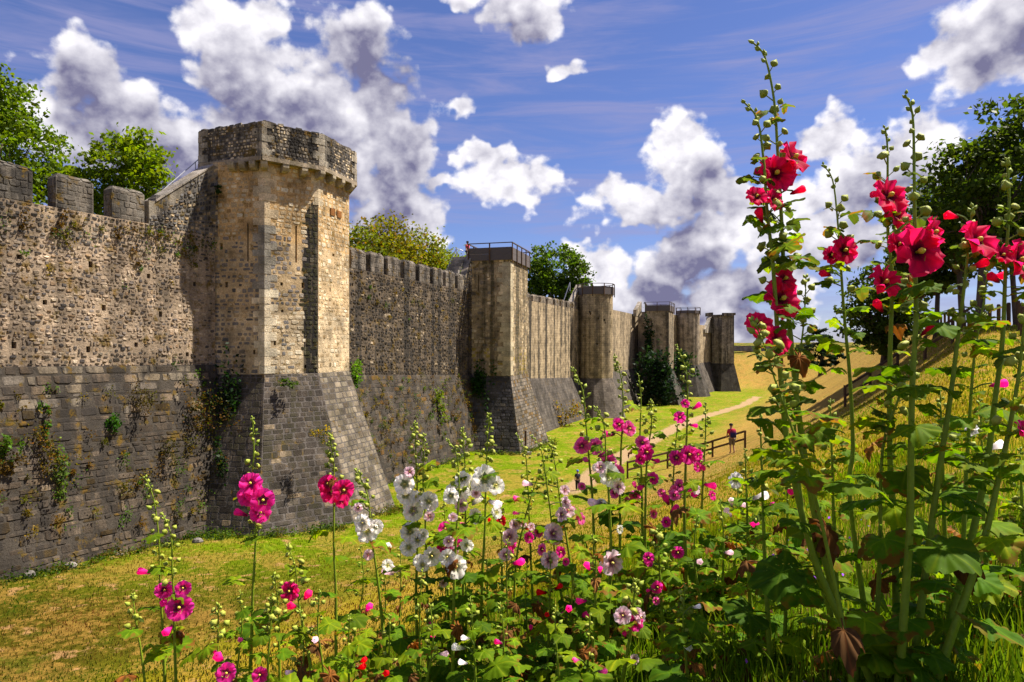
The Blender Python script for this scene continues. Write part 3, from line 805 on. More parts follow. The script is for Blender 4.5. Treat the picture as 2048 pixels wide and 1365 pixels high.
sw_a = Vector((*C1B, 0)) - d1 * 3.25; sw_b = Vector((*C1B, 0)) + d1 * .15
stair_wing('sloping rubble stair wall climbing to the left side of the big tower', (sw_a + n1 * .004)[:2], (sw_b + n1 * .004)[:2], n1[:2], 5.9, 8.05, 4.9, .75, (0.22, 0.19, 0.15))


def handrail(label, pts, posts, r=.022):
    h = thing('handrail', label, 'handrail', pts[0] - Vector((0, 0, .9)))
    mb = MB(); mb.tube(pts, r, 6); obj('rail', mb.mesh('rail', M['steel']), h)
    for p, l in posts:
        mb = MB(); mb.tube([p, p - Vector((0, 0, l))], r, 6); obj('post', mb.mesh('post', M['steel']), h)


ra, rb_ = pix(290, 412, 28.4), pix(401, 316, 31.6)
handrail('grey steel handrail rising to the left side of the big tower', [ra, rb_], [(ra.lerp(rb_, .42), .75), (ra.lerp(rb_, .05), .9), (ra.lerp(rb_, .9), .9)])


# --- second tower (square) and its deck
def off_poly(pts, o):
    """push the corners of a closed clockwise-seen outline outwards"""
    m = len(pts); out = []
    for i in range(m):
        a, b, c = (Vector((*pts[k % m], 0)) for k in (i - 1, i, i + 1))
        d0 = (b - a).normalized(); d1_ = (c - b).normalized(); n0 = Vector((d0.y, -d0.x, 0)); n1_ = Vector((d1_.y, -d1_.x, 0))
        bi = (n0 + n1_).normalized(); k = o / max(.45, bi.dot(n0)); q = b + bi * k; out.append((q.x, q.y))
    return out


def guard(t, pts, z0, z1, zr, closed, thick=.05, nb=2, board_c=None, posts_per=1.6):
    """timber guard: boards between posts, a top rail above"""
    segs = list(zip(pts[:-1], pts[1:])) + ([(pts[-1], pts[0])] if closed else [])
    for a, b in segs:
        A, B_ = Vector((*a, 0)), Vector((*b, 0)); L = (B_ - A).length; k = max(1, round(L / posts_per)); d = (B_ - A).normalized(); n = Vector((d.y, -d.x, 0))
        ang = math.atan2(d.y, d.x); rot = Matrix.Rotation(ang, 3, 'Z')
        for i in range(k):
            p, q = A.lerp(B_, i / k), A.lerp(B_, (i + 1) / k)
            for j in range(nb):
                hh = (z1 - z0) / nb; mb = MB(); mb.box(V3(p.lerp(q, .5), z0 + hh * (j + .5)), ((q - p).length - .015, thick, hh - .012), rot); obj('board', mb.mesh('board', M['wood']), t)
            mb = MB(); mb.box(V3(p + n * .07, (z0 + zr) / 2 - .12), (.09, .07, zr - z0 + .24), rot); obj('post', mb.mesh('post', M['fencewood']), t)
        mb = MB(); mb.box(V3(A.lerp(B_, .5) + n * .05, zr + .03), (L + .12, .12, .06), rot); obj('rail', mb.mesh('rail', M['wood']), t)


def t2_tone(i, u, v):
    c = pick((3, (0.40, 0.31, 0.19)), (2, (0.31, 0.24, 0.155)), (1.5, (0.20, 0.165, 0.13)), (1.4, CREAM)); s = .85
    if (i == 0 and u > .76) or (i == 1 and u < .16): c = CREAM; s = .12
    if v < .25 and rng.random() < .3: c = (0.34, 0.25, 0.06)
    return jit_c(c, .14, s)


def t2_bt(i, u, v):
    return jit_c(pick((3, (0.085, 0.08, 0.085)), (2, (0.06, 0.055, 0.055)), (.7, (0.13, 0.11, 0.09))) if i == 0 else pick((2, (0.20, 0.165, 0.13)), (2, (0.15, 0.125, 0.10)), (1, (0.13, 0.08, 0.03))), .2, .4)  # shade put into the colour: left foot face dark, sunlit faces lighter


T2 = [(-3.25, 53.55), (-0.12, 52.65), (1.32, 58.0), (-1.8, 58.9)]
T2F = [(-3.3, 50.9), (0.75, 50.3), (3.4, 57.3), (-1.8, 58.9)]
hs = [(.62, 6.6, .68, 7.9), (.55, 4.4, .67, 4.55), (2.2, 6.9, 2.3, 7.05), (2.25, 6.0, 2.35, 6.15), (2.2, 5.1, 2.3, 5.25), (2.15, 4.4, 2.27, 4.55), (2.2, 3.4, 2.3, 3.55)]
t2 = tower('square streaked tower with grey timber guard on top and a black sloping foot', T2, T2F, -9.0, -2.35, 6.9, t2_tone, holes={0: hs}, hidden=(2, 3), nstone=150, layup=((.2, .34), (.25, .6), .012, (.004, .016)), tone_bt=t2_bt, mort=(0.33, 0.25, 0.15), stain=.65, mortb=(0.06, 0.055, 0.05))
G2 = off_poly([(-3.25, 53.5), (-0.12, 52.6), (1.34, 58.05), (-1.8, 58.95)], .12)
guard(t2, G2, 6.62, 7.62, 7.92, True)
quoins(t2, T2[0], T2[1], T2[2], -2.3, 6.6, lambda z: (0.50, 0.42, 0.28), M['stone_clean'], (.3, .5), (.65, .95), .02, .08)
w2a = Vector((*C2B, 0)) - d2 * 1.9; w2b = Vector((*C2B, 0)) + d2 * .1
stair_wing('steep plastered stair wall between the dark curtain and the square tower', (w2a + n2 * .004)[:2], (w2b + n2 * .004)[:2], n2[:2], 5.2, 7.5, 4.2, .45, (0.42, 0.34, 0.23))
# steps behind the wall
stp = thing('stone_stair', 'worn grey stone steps climbing behind the wall to the square tower', 'stairs', V3(w2a - n2 * 1.2, 4.2))
for k in range(9):
    mb = MB(); p = w2a - d2 * .9 + d2 * (.3 * k) - n2 * 1.05; mb.box(V3(p, 4.55 + .29 * k), (.34, 1.1, .28), Matrix.Rotation(math.atan2(d2.y, d2.x), 3, 'Z'), (0.30, 0.27, 0.24, .3)); obj('step', mb.mesh('step', M['stone_clean']), stp)
ra, rb_ = pix(889, 549, 54.2), pix(913, 497, 54.6)
handrail('thin steel handrail beside the stone steps of the square tower', [ra, rb_, pix(926, 502, 55)], [(rb_, 1.1), (ra, .9)], .035)


# --- round and square far towers
def ngon(cx, cy, r, m, a0=0): return [(cx + r * math.cos(a0 + 2 * math.pi * k / m), cy + r * math.sin(a0 + 2 * math.pi * k / m)) for k in range(m)]


far_c = (0.40, 0.31, 0.19)
T3 = ngon(9.75, 79.2, 1.95, 14)
t3 = tower('slim round tower with timber guard, pale stone and dark pitted foot', T3, off_poly(T3, 1.7), -9.0, -3.7, 6.0, None, far=True, stain=.55, holes={k: [(.2, 2 + .9 * ((k * 3) % 7), .45, 2.25 + .9 * ((k * 3) % 7)), (.35, 7.2 - .5 * (k % 3), .5, 7.45 - .5 * (k % 3))] for k in range(14)}, mort=far_c, mortb=(0.15, 0.125, 0.105))
guard(t3, ngon(9.75, 79.2, 2.08, 10), 5.85, 6.75, 7.05, True, nb=1)
stair_wing('pale stair wall against the slim round tower', (6.75, 77.2), (8.1, 80.2), tuple(n3[:2]), 4.9, 7.1, 3.6, .5, (0.36, 0.30, 0.21), True)
ra, rb_ = pix(1127, 603, 77), pix(1140, 565, 77.5); handrail('thin steel handrail on the stair of the slim round tower', [ra, rb_], [(rb_, 1.0), (ra, .9)], .045)
T4 = [(21.2, 107.8), (23.9, 105.0), (26.0, 110.5), (22.5, 113)]
T4 = [(20.9, 106.6), (24.2, 105.4), (26.3, 111.0), (22.5, 113.2)]
t4 = tower('square far tower with dark ivy down its left side and foot', T4, off_poly(T4, 2.0), -9.8, -3.6, 5.6, None, far=True, stain=.8, holes={0: [(.8, 6.2, .95, 7.6), (2.2, 5.2, 2.4, 5.45), (1.2, 3.4, 1.4, 3.65)], 1: [(1.5, 6, 1.7, 7.4), (3.5, 4, 3.7, 4.25)]}, mort=(0.33, 0.26, 0.17), mortb=(0.075, 0.066, 0.058))
guard(t4, off_poly(T4, .1), 5.4, 6.3, 6.75, True, nb=1, posts_per=2)
stair_wing('small stair wall left of the ivy-covered tower', (19.4, 106.6), (20.75, 109.2), tuple(n3[:2]), 5.6, 7.0, 4.6, .5, (0.34, 0.28, 0.2), True)
T5 = ngon(32.0, 124.0, 2.05, 14)
t5 = tower('low round far tower with a thin rail on top', T5, off_poly(T5, 2.2), -10, -3.4, 6.0, None, far=True, stain=.6, mort=(0.36, 0.29, 0.21), mortb=(0.085, 0.075, 0.066))
guard(t5, ngon(32, 124, 2.15, 10), 5.8, 6.35, 6.85, True, nb=1)
T6 = [(41.2, 140.6), (42.6, 138.6), (45.2, 138.9), (45.9, 141.2), (44, 144), (41, 144)]
t6 = tower('last dark tower at the far end of the wall, without a guard', T6, off_poly(T6, 1.5), -10, -3.6, 6.0, None, far=True, stain=.8, mort=(0.30, 0.25, 0.19), mortb=(0.075, 0.066, 0.058))
for k in range(7):
    a = T6[k % 6]; b = T6[(k + 1) % 6]; mb = MB(); A, B_ = Vector((*a, 0)), Vector((*b, 0)); d = B_ - A
    mb.box(V3(A.lerp(B_, .5), 6.15 + .18 * (k % 3)), (d.length * .9, .6, .4 + .3 * (k % 2)), Matrix.Rotation(math.atan2(d.y, d.x), 3, 'Z'), (0.24, 0.2, 0.16, .8))
    if k < 6: obj('parapet', mb.mesh('parapet', M['stone_far']), t6)
stair_wing('broken pale stair wall before the last tower', (38.6, 136.6), (41.3, 141), (.86, -.5), 3.2, 6.0, 2.6, .6, (0.38, 0.33, 0.26), True)
# ground inside the walls
ig = MB(); W_ = [C1A, C1B, C2A, C2B, C3B, C4B, C5B, C6B]
bk = [Vector((*p, 0)) + Vector((-1.8, .8, 0)) for p in W_]
ig.add([V3(p, .6) for p in bk] + [V3((-500, p.y + 60 * i - 60, 0), .6) for i, p in enumerate(bk)], [(i + 1, i, len(bk) + i, len(bk) + i + 1) for i in range(len(bk) - 1)], (0.06, 0.09, 0.012, 0))
tag(obj('town_ground', ig.mesh('town_ground', M['turf'])), kind='structure')

# low wall on the far bank
fw = thing('low_wall', 'low grey wall along the top of the far dry bank', 'wall', (62, 161, -1.4)); fw['kind'] = 'thing'
for k in range(13):
    mb = MB(); x0 = 20 + k * 3.4; mb.box((x0 + 1.7, 163.5 - (x0 - 20) * .05, -.65), (3.36, .4, 1.3), Matrix.Rotation(-.05, 3, 'Z'), jit_c((0.22, 0.2, 0.19), .1, .2)); obj('wall_panel', mb.mesh('wall_panel', M['stone_far']), fw)

# ------------------------------------------------------------------ road, bollards and fences on the right bank
def along(line, t):
    seg = np.hypot(*(np.diff(line[:, :2], axis=0).T)); cum = np.concatenate([[0], np.cumsum(seg)])
    return np.array([np.interp(t, cum, line[:, 0]), np.interp(t, cum, line[:, 1])])


rd = MB(); ts = np.linspace(60, 150, 46)
for k, t in enumerate(ts):
    p = along(CREST, t); q = along(CREST, t + .5); d = (q - p) / np.hypot(*(q - p)); n = np.array([d[1], -d[0]])
    for w in (3.2, 5.2, 7.4): x, y = p + n * w; rd.v.append((x, y, gh(x, y) + .03)); rd.c.append((1, 1, 1, 0))
rd.f = [(3 * i + j, 3 * i + j + 1, 3 * i + j + 4, 3 * i + j + 3) for i in range(len(ts) - 1) for j in range(2)]
tag(obj('road', rd.mesh('road', M['asphalt'])), kind='structure')

bm = MB(); bm.tube([(0, 0, -.2), (0, 0, .95), (0, 0, 1.0)], [.075, .075, .05], 8)
bmesh_ = bm.mesh('bollard', M['fencewood'])
for k in range(22):
    x, y = along(CREST, 77 + k * 2.1); o = obj('bollard', bmesh_, None, (x + 1.0, y - .4, gh(x + 1.0, y - .4)))
    tag(o, 'brown wooden bollard in the row beside the road under the trees', 'bollard', 'bollards along the road')


def rail_fence(label, pts, hgt=1.05, rails=(0.55, 1.0)):
    f = thing('rail_fence', label, 'fence', pts[0])
    for p in pts:
        mb = MB(); mb.box(p + Vector((0, 0, hgt / 2 - .15)), (.10, .10, hgt + .3), Matrix.Rotation(rng.uniform(-.03, .03), 3, 'X')); obj('post', mb.mesh('post', M['fencewood']), f)
    for a, b in zip(pts[:-1], pts[1:]):
        for h in rails:
            d = b - a; mb = MB(); o_ = Vector((d.y, -d.x, 0)).normalized() * .075; z = Vector((0, 0, h)); q = [Vector((0, 0, -.06)), Vector((0, 0, .06))]
            w_ = o_.normalized() * .025; A, B_ = a - d * .02, b + d * .02
            vs = [P + o_ + z + s_ * w_ + t_ for P in (A, B_) for s_, t_ in ((-1, q[0]), (1, q[0]), (1, q[1]), (-1, q[1]))]
            mb.add(vs, [(0, 1, 2, 3), (7, 6, 5, 4), (0, 4, 5, 1), (1, 5, 6, 2), (2, 6, 7, 3), (3, 7, 4, 0)]); obj('rail', mb.mesh('rail', M['fencewood']), f)
    return f


def onb(px, Y): x = (px - 1024) / F * Y; return Vector((x, Y, gh(x, Y)))


def hit(px, py, y0=12.0):
    """where the view ray through a pixel first meets the ground"""
    Y = np.arange(y0, 160, .05); d = ground_h((px - 1024) / F * Y, Y) - (HZ - py) / F * Y; k = np.argmax(d > 0)
    return onb(px, float(Y[k]))


rail_fence('two-rail brown fence beside the hiker, low on the bank', [hit(1255, 958), hit(1335, 937), hit(1425, 915), hit(1490, 897)])
rail_fence('two-rail fence stepping up the dry bank behind the red hollyhocks', [onb(1690, 33), onb(1740, 33), onb(1795, 33)])
rail_fence('short rail fence at the top of the bank behind the rightmost hollyhocks', [onb(1850, 30), onb(1905, 29), onb(1960, 28)])


# ------------------------------------------------------------------ trees
def leaves_np(cent, size, normal_up=0.5, colr=None, jitter=0.25, seed=0):
    """one folded leaf (two triangles pairs) per centre"""
    g = np.random.default_rng(seed); n = len(cent)
    nrm = g.normal(size=(n, 3)); nrm[:, 2] += normal_up * 1.6; nrm /= np.linalg.norm(nrm, axis=1)[:, None]
    a = np.cross(nrm, g.normal(size=(n, 3))); a /= np.linalg.norm(a, axis=1)[:, None]; b = np.cross(nrm, a)
    s = (size * g.uniform(.6, 1.3, n))[:, None]
    V = np.stack([cent - a * s, cent - b * s * .62 + nrm * s * .12 + a * s * .1, cent + a * s, cent + b * s * .62 + nrm * s * .12 + a * s * .1], 1).reshape(-1, 3)
    Fc = np.arange(n * 4).reshape(n, 4)
    C = colr * (1 + g.uniform(-jitter, jitter, (n, 1))); C = np.clip(C * (1 + g.uniform(-.12, .12, (n, 3))), 0, 1)
    return V, Fc, np.concatenate([np.repeat(C, 4, 0), np.zeros((n * 4, 1))], 1)


def tree(name, label, base, crown, nleaf, leaf, colr, trunk_r, seed, cat='tree', group=None, clump=45, gaps=.35, fork=.45, alt=None, flat=.6):
    """crown: list of (dx, dy, z, rx, ry, rz) ellipsoids relative to the base"""
    g = np.random.default_rng(seed); base = Vector(base); t = thing(name, label, cat, base, group)
    vol = np.array([c[3] * c[4] * c[5] for c in crown]) ** .7; vol /= vol.sum()
    ncl = max(12, nleaf // clump); cl = []
    while len(cl) < ncl:
        c = crown[g.choice(len(crown), p=vol)]; d = g.normal(size=3); d /= np.linalg.norm(d); r = g.uniform(.45, 1.0) ** .5 * g.uniform(.82, 1.12)
        cl.append((c[0] + d[0] * c[3] * r, c[1] + d[1] * c[4] * r, c[2] + d[2] * c[5] * r))
    cl = np.array(cl)
    rc = np.mean([min(c[3], c[4], c[5]) for c in crown]) * gaps
    cen = []; tone = []
    for k, c in enumerate(cl):
        m = int(clump * g.uniform(.5, 1.5)); q = g.normal(size=(m, 3)) * rc * .5 * np.array([1.1, 1.1, flat]); cen.append(c + q); tone.append(np.full(m, g.uniform(.72, 1.35)))
    cen = np.concatenate(cen); tone = np.concatenate(tone)
    cc = np.array(colr)[None] * tone[:, None]
    if alt is not None:
        pick_ = (g.random(len(cl)) < alt[0]); kk = np.repeat(pick_, [0] * 0 + [0] * 0) if False else None
        f = g.random(len(cen)) < alt[0]; cc[f] = np.array(alt[1])
    V, Fc, C = leaves_np(cen, leaf, .5, cc, .25, seed)
    obj('crown', np_mesh('crown', V, Fc, C, M['treeleaf']), t, (0, 0, 0))
    mb = MB(); top = max(c[2] for c in crown); hf = top * fork
    lean = Vector((g.uniform(-.1, .1), g.uniform(-.1, .1), 0)) * hf
    p1 = Vector((0, 0, hf)) + lean
    mb.tube([Vector((0, 0, -.3)), Vector((0, 0, .25)), p1 * .5, p1], [trunk_r * 1.5, trunk_r * 1.05, trunk_r * .9, trunk_r * .8], 9)
    tr = obj('trunk', mb.mesh('trunk', M['bark'], True), t, (0, 0, 0))
    mb = MB(); idx = g.choice(len(cl), size=min(len(cl), 34), replace=False)
    for i, k in enumerate(idx):
        e = Vector(cl[k]); s0 = p1 * g.uniform(.75, 1.0); m1 = s0.lerp(e, .4) + Vector((0, 0, (e - s0).length * .10)); m2 = s0.lerp(e, .75) + Vector(g.normal(size=3) * .08 * (e - s0).length)
        r0 = trunk_r * g.uniform(.28, .5); mb.tube([s0, m1, m2, e], [r0, r0 * .7, r0 * .4, r0 * .12], 5)
    obj('branches', mb.mesh('branches', M['bark'], True), t, (0, 0, 0))
    return t


GR = (0.095, 0.15, 0.004); DK = (0.022, 0.045, 0.010); YG = (0.12, 0.15, 0.010)
p = pix(25, 692, 38); tree('maple_tree', 'dense green tree rising behind the leftmost merlons, cut by the picture edge', (p.x, p.y, .6), [(0, 0, 9.8, 2.5, 2.6, 3.2), (-2.6, 0, 10, 3.0, 2.6, 4.2), (1.7, 0, 7.8, 1.7, 2, 1.6), (-.8, 0, 13.0, 1.5, 1.6, 1.8), (1.4, -.5, 6.0, 2.6, 2, 1.6)], 15000, .14, GR, .2, 3)
p = pix(238, 692, 36); tree('maple_tree', 'airy light green tree behind the third merlon, left of the big tower', (p.x, p.y, .6), [(.1, 0, 8.6, 1.7, 1.6, 1.9), (-1.3, 0, 7.4, 1.4, 1.4, 1.6), (1.4, 0, 8.0, 1.3, 1.3, 1.3), (.5, 0, 10.2, 1.1, 1, 1.0), (1.6, 0, 9.4, .8, .8, .7), (0, 0, 6.2, 2.4, 1.5, 1.2), (-.2, 0, 4.8, 3.3, 1.2, 1.3)], 9500, .14, (0.13, 0.185, 0.004), .15, 5, gaps=.45, clump=34)
for k, (px, Y, zt_, r, c) in enumerate(((716, 58, 9.8, 2.3, (0.12, 0.145, 0.008)), (768, 62, 11.4, 2.7, (0.15, 0.145, 0.008)), (832, 66, 10.6, 2.7, (0.13, 0.15, 0.008)), (882, 70, 9.8, 2.2, (0.16, 0.21, 0.010)))):
    p = pix(px, 692, Y)
    tree('yellowing_tree', ['round green-gold tree just right of the big tower, over the dark curtain', 'tallest green-gold tree over the merlons of the dark curtain', 'third green-gold tree right of the big tower, over the merlons', 'pale fresh green tree beside the stone steps of the square tower'][k],
         (p.x, p.y, .6), [(0, 0, zt_ - r, r, r, r), (-.9, 0, zt_ - r * 1.6, r * .9, r, r * .8), (1.0, 0, zt_ - r * 1.5, r * .9, r, r * .9), (.3, 0, zt_ - r * 2.2, r * 1.2, r, r)], 7500, .17, c, .16, 20 + k, group='trees over the dark curtain', gaps=.5, alt=(.11, (0.20, 0.11, 0.006)) if k < 3 else None)
p = pix(1113, 692, 95); tree('park_tree', 'round dense green tree with visible limbs between the square and round towers', (p.x, p.y, .6), [(0, 0, 10.2, 4.0, 3.5, 3.4), (-2.4, 0, 8.5, 2.4, 2.4, 2.6), (2.4, 0, 8.6, 2.3, 2.3, 2.4), (0, 0, 7.0, 4.2, 3, 2.2)], 9500, .25, (0.065, 0.115, 0.008), .28, 31, gaps=.33)
x, y = 18.9, 27.6; tree('roadside_tree', 'tall dark maple at the right picture edge, its crown against the clouds', (x, y, gh(x, y)), [(.6, 0, 5.6, 2.3, 2.2, 3.0), (1.9, 0, 6.2, 2.4, 2.2, 2.6), (.6, 0, 8.0, 1.5, 1.4, 1.5), (-.9, 0, 4.6, 1.5, 1.6, 1.8), (2.6, 0, 7.6, 1.6, 1.5, 1.4), (-.4, 0, 6.2, 1.2, 1.2, 1.3), (2.6, 0, 4.0, 2.4, 2.2, 1.6)], 11000, .135, (0.050, 0.080, 0.006), .17, 41, fork=.42, gaps=.34)
for k, (px, Y, w, h, nl) in enumerate(((1925, 33, 2.7, 7.6, 6500), (1872, 38, 2.3, 6.6, 5000), (1838, 44, 2.4, 6.6, 4500), (2032, 36, 3.0, 9.5, 7500))):
    x = (px - 1024) / F * Y; z = gh(x, Y)
    tree('roadside_tree', ['dark roadside tree with a bare straight trunk, second from the right-hand maple', 'dark roadside tree with a slim trunk behind the red flowers, third in the row', 'farthest slim-trunked roadside tree above the row of bollards', 'dark roadside tree partly hidden behind the maple at the right edge'][k],
         (x, Y, z), [(0, 0, h * .68, w, w, h * .28), (.5, 0, h * .85, w * .7, w * .7, h * .2), (-.8, 0, h * .58, w * .7, w * .7, h * .18)], nl, .16, (0.038, 0.062, 0.006), .14, 50 + k, group='trees along the road', fork=.5)
x = (1768 - 1024) / F * 47; tree('hedge_maple', 'broad bushy green tree in the gap between red hollyhocks, crown down to the bank', (x, 47, gh(x, 47)), [(0, 0, 4.4, 2.4, 2.2, 2.3), (-.9, 0, 2.9, 1.9, 1.8, 1.8), (.9, 0, 3.0, 2.0, 1.8, 2.0), (.2, 0, 1.6, 2.3, 1.8, 1.2)], 6500, .17, (0.050, 0.080, 0.008), .2, 61, fork=.3)
x = (1640 - 1024) / F * 118; tree('cedar_tree', 'dark flat-layered cedar far off above the bank', (x, 118, gh(x, 118)), [(0, 0, 6.4, 2.2, 2, .7), (-.8, 0, 5.0, 3.0, 2.4, .7), (.8, 0, 3.6, 3.6, 2.6, .8), (0, 0, 2.2, 3.4, 2.6, .8), (0, 0, 7.6, 1.1, 1, .6)], 3800, .3, (0.015, 0.030, 0.016), .3, 71, gaps=.6, flat=.4, fork=.7)


# ------------------------------------------------------------------ plants growing on the walls
def clump(name, label, c, rad, n, size, colr, seed, cat='plant', group=None, up=.4, alt=None):
    g = np.random.default_rng(seed); n = int(n * 1.9); k_ = max(4, n // 28); sub = g.normal(size=(k_, 3)) * np.array(rad) * .42; cen = sub[g.integers(0, k_, n)] + g.normal(size=(n, 3)) * np.array(rad) * .17
    C0 = np.tile(np.array(colr), (n, 1)) * g.uniform(.6, 1.4, (n, 1))
    if alt is not None: f = g.random(n) < alt[0]; C0[f] = np.array(alt[1])
    V, Fc, C = leaves_np(cen, size, up, C0, .2, seed)
    t = thing(name, label, cat, c, group)
    obj('leaves', np_mesh('leaves', V, Fc, C, M['treeleaf']), t, (0, 0, 0))
    mb = MB()
    for k in range(5):
        e = Vector(cen[k]); mb.tube([Vector((0, 0, -rad[2] * .5)), e * .5 + Vector((0, 0, -.1 * rad[2])), e], [.012, .009, .004], 4)
    obj('stems', mb.mesh('stems', M['bark']), t, (0, 0, 0)); return t


def wallpt(px, py, A, n, zk, zb, bat, out=.08):
    """point where the view ray through a pixel meets a curtain face (upper plane, or the battered foot below the break)"""
    A = Vector((*A, 0)); r = Vector(((px - 1024) / F, 1, (HZ - py) / F))
    Y = A.dot(n) / Vector((r.x, r.y, 0)).dot(n); p = r * Y
    if p.z < zk:
        # plane through the break line, leaning out by bat over the foot height
        k = bat / (zk - zb)                                  # n.p = n.A + .06 + k*(zk - z)
        Y = (A.dot(n) + .06 + k * zk) / (Vector((r.x, r.y, 0)).dot(n) + k * r.z); p = r * Y
    return p + n * out


w1 = lambda px, py: wallpt(px, py, C1A, n1, -.7, -8.3, 1.5)
w2 = lambda px, py: wallpt(px, py, C2A, n2, -1.9, -8.7, 1.35)
w3 = lambda px, py: wallpt(px, py, C3A, n3, -3.3, -8.9, 1.9)
clump('wall_fern', 'green fern hanging from the middle of the left wall foot', w1(220, 848), (.55, .4, .55), 130, .075, (0.035, 0.10, 0.010), 1)
clump('wall_sapling', 'pale green sapling growing low on the left wall foot', w1(122, 965), (.45, .35, 1.3), 170, .07, (0.10, 0.16, 0.03), 2)
clump('wall_fern', 'bright green tuft at the left picture edge on the wall foot', w1(8, 888), (.35, .3, .8), 110, .065, (0.07, 0.14, 0.01), 3)
clump('wall_fern', 'small upright green tuft on the wall foot, above the pale sapling', w1(94, 868), (.2, .2, .45), 60, .05, (0.06, 0.14, 0.01), 4)
clump('wall_fern', 'small fern high on the foot of the left wall under the rubble', w1(85, 815), (.25, .2, .3), 50, .05, (0.06, 0.13, 0.01), 5)
clump('wall_bush', 'dark ivy filling the corner between the left wall and the big tower', w1(443, 815) + n1 * .3, (.7, .7, 2.6), 600, .09, (0.012, 0.032, 0.008), 6)
clump('wall_bush', 'dark ivy low in the corner below the big tower', w1(438, 935) + n1 * .35, (.6, .6, 1.5), 300, .09, (0.014, 0.036, 0.008), 7)
clump('wall_moss', 'brown-green moss cushion on the wall foot left of the tower corner', w1(395, 840), (1.3, .5, 1.6), 420, .06, (0.045, 0.050, 0.006), 8, alt=(.4, (0.12, 0.06, 0.01)))
clump('wall_moss', 'orange-brown moss with yellow flowers at the left of the wall foot', w1(85, 905), (1.2, .4, .8), 380, .05, (0.10, 0.085, 0.01), 9, alt=(.3, (0.20, 0.10, 0.01)))
clump('wall_moss', 'rusty moss cushion below the fern at the left picture edge', w1(15, 930), (.7, .3, .6), 180, .05, (0.10, 0.06, 0.01), 10)
clump('wall_moss', 'brown moss patch on the wall foot right of the fern', w1(270, 800), (1.1, .35, .7), 240, .05, (0.07, 0.055, 0.008), 11)
clump('wall_moss', 'dark moss patch just above the ditch floor on the left wall', w1(330, 900), (.9, .35, .8), 200, .05, (0.05, 0.045, 0.008), 12)
tw = lambda px, py, Y: pix(px, py, Y)
clump('wall_fern', 'bright leafy plant on the right edge of the big tower foot', tw(706, 752, 35.6), (.5, .45, .9), 170, .09, (0.09, 0.19, 0.01), 13)
clump('wall_fern', 'dark spiky tuft beneath the parapet at the left corner of the tower', tw(434, 378, 30.4), (.4, .3, .25), 70, .08, (0.02, 0.045, 0.008), 14)
clump('wall_flower', 'yellow flowering tuft on the dark foot of the big tower', tw(640, 868, 29.75), (.45, .4, .4), 140, .045, (0.05, 0.07, 0.01), 15, alt=(.5, (0.50, 0.33, 0.01)))
clump('wall_fern', 'green tuft at the top of the big tower foot', tw(575, 766, 30.35), (.7, .3, .25), 90, .06, (0.05, 0.09, 0.01), 16)
clump('wall_sapling', 'bright green sapling on the mossy foot of the dark curtain', w2(876, 805), (.6, .5, 1.3), 220, .10, (0.13, 0.19, 0.01), 17)
clump('wall_fern', 'dark green ivy in the corner left of the square tower foot', w2(945, 770) + n2 * .5, (.9, .8, 2.2), 420, .12, (0.02, 0.06, 0.008), 18)
clump('wall_bush', 'large dark bush against the left side of the ivy-covered tower', pix(1316, 762, 101.5), (3.4, 2.2, 5.0), 900, .32, (0.010, 0.026, 0.010), 19)
clump('wall_bush', 'small dark bush between the ivy-covered tower and the low round tower', pix(1358, 728, 112), (2.4, 1.6, 2.6), 320, .3, (0.012, 0.032, 0.012), 20)
clump('wall_bush', 'trailing ivy on the upper left side of the ivy-covered tower', pix(1297, 690, 106), (.9, .9, 6), 380, .22, (0.016, 0.040, 0.010), 21)
clump('wall_flower', 'golden moss and grass on the foot of the curtain right of the square tower', w3(1120, 838) + n3 * .1, (2.0, 1.0, 1.8), 420, .12, (0.16, 0.13, 0.01), 22, alt=(.4, (0.26, 0.14, 0.01)))


def moss_stuff(parent, A, d, n, L, zk, zb, bat, cnt, seed, up_share=.25, zt=4.5):
    """small tufts rooted in the joints of a wall, too many to count"""
    g = np.random.default_rng(seed); cen = []; cols = []
    for k in range(cnt):
        s = g.uniform(0, L)
        if g.random() < up_share: z = zt - abs(g.normal()) * .9 - .1; off = .05
        else: z = zb + (zk - zb) * g.uniform(.12, 1.0) ; off = .06 + bat * (zk - z) / (zk - zb) + .03
        c = np.array([A[0] + d.x * s + n.x * off, A[1] + d.y * s + n.y * off, z]); m = int(g.uniform(10, 60)); r = g.uniform(.06, .22)
        cen.append(c + g.normal(size=(m, 3)) * r * np.array([.7, .7, .8]))
        cols.append(np.tile(np.array([(0.12, 0.065, 0.01), (0.10, 0.10, 0.008), (0.06, 0.12, 0.01), (0.17, 0.12, 0.01)][g.integers(4)]), (m, 1)) * g.uniform(.6, 1.3))
    V, Fc, C = leaves_np(np.concatenate(cen), .045, .3, np.concatenate(cols), .2, seed)
    tag(obj('moss', np_mesh('moss', V, Fc, C, M['treeleaf']), parent), kind='stuff')


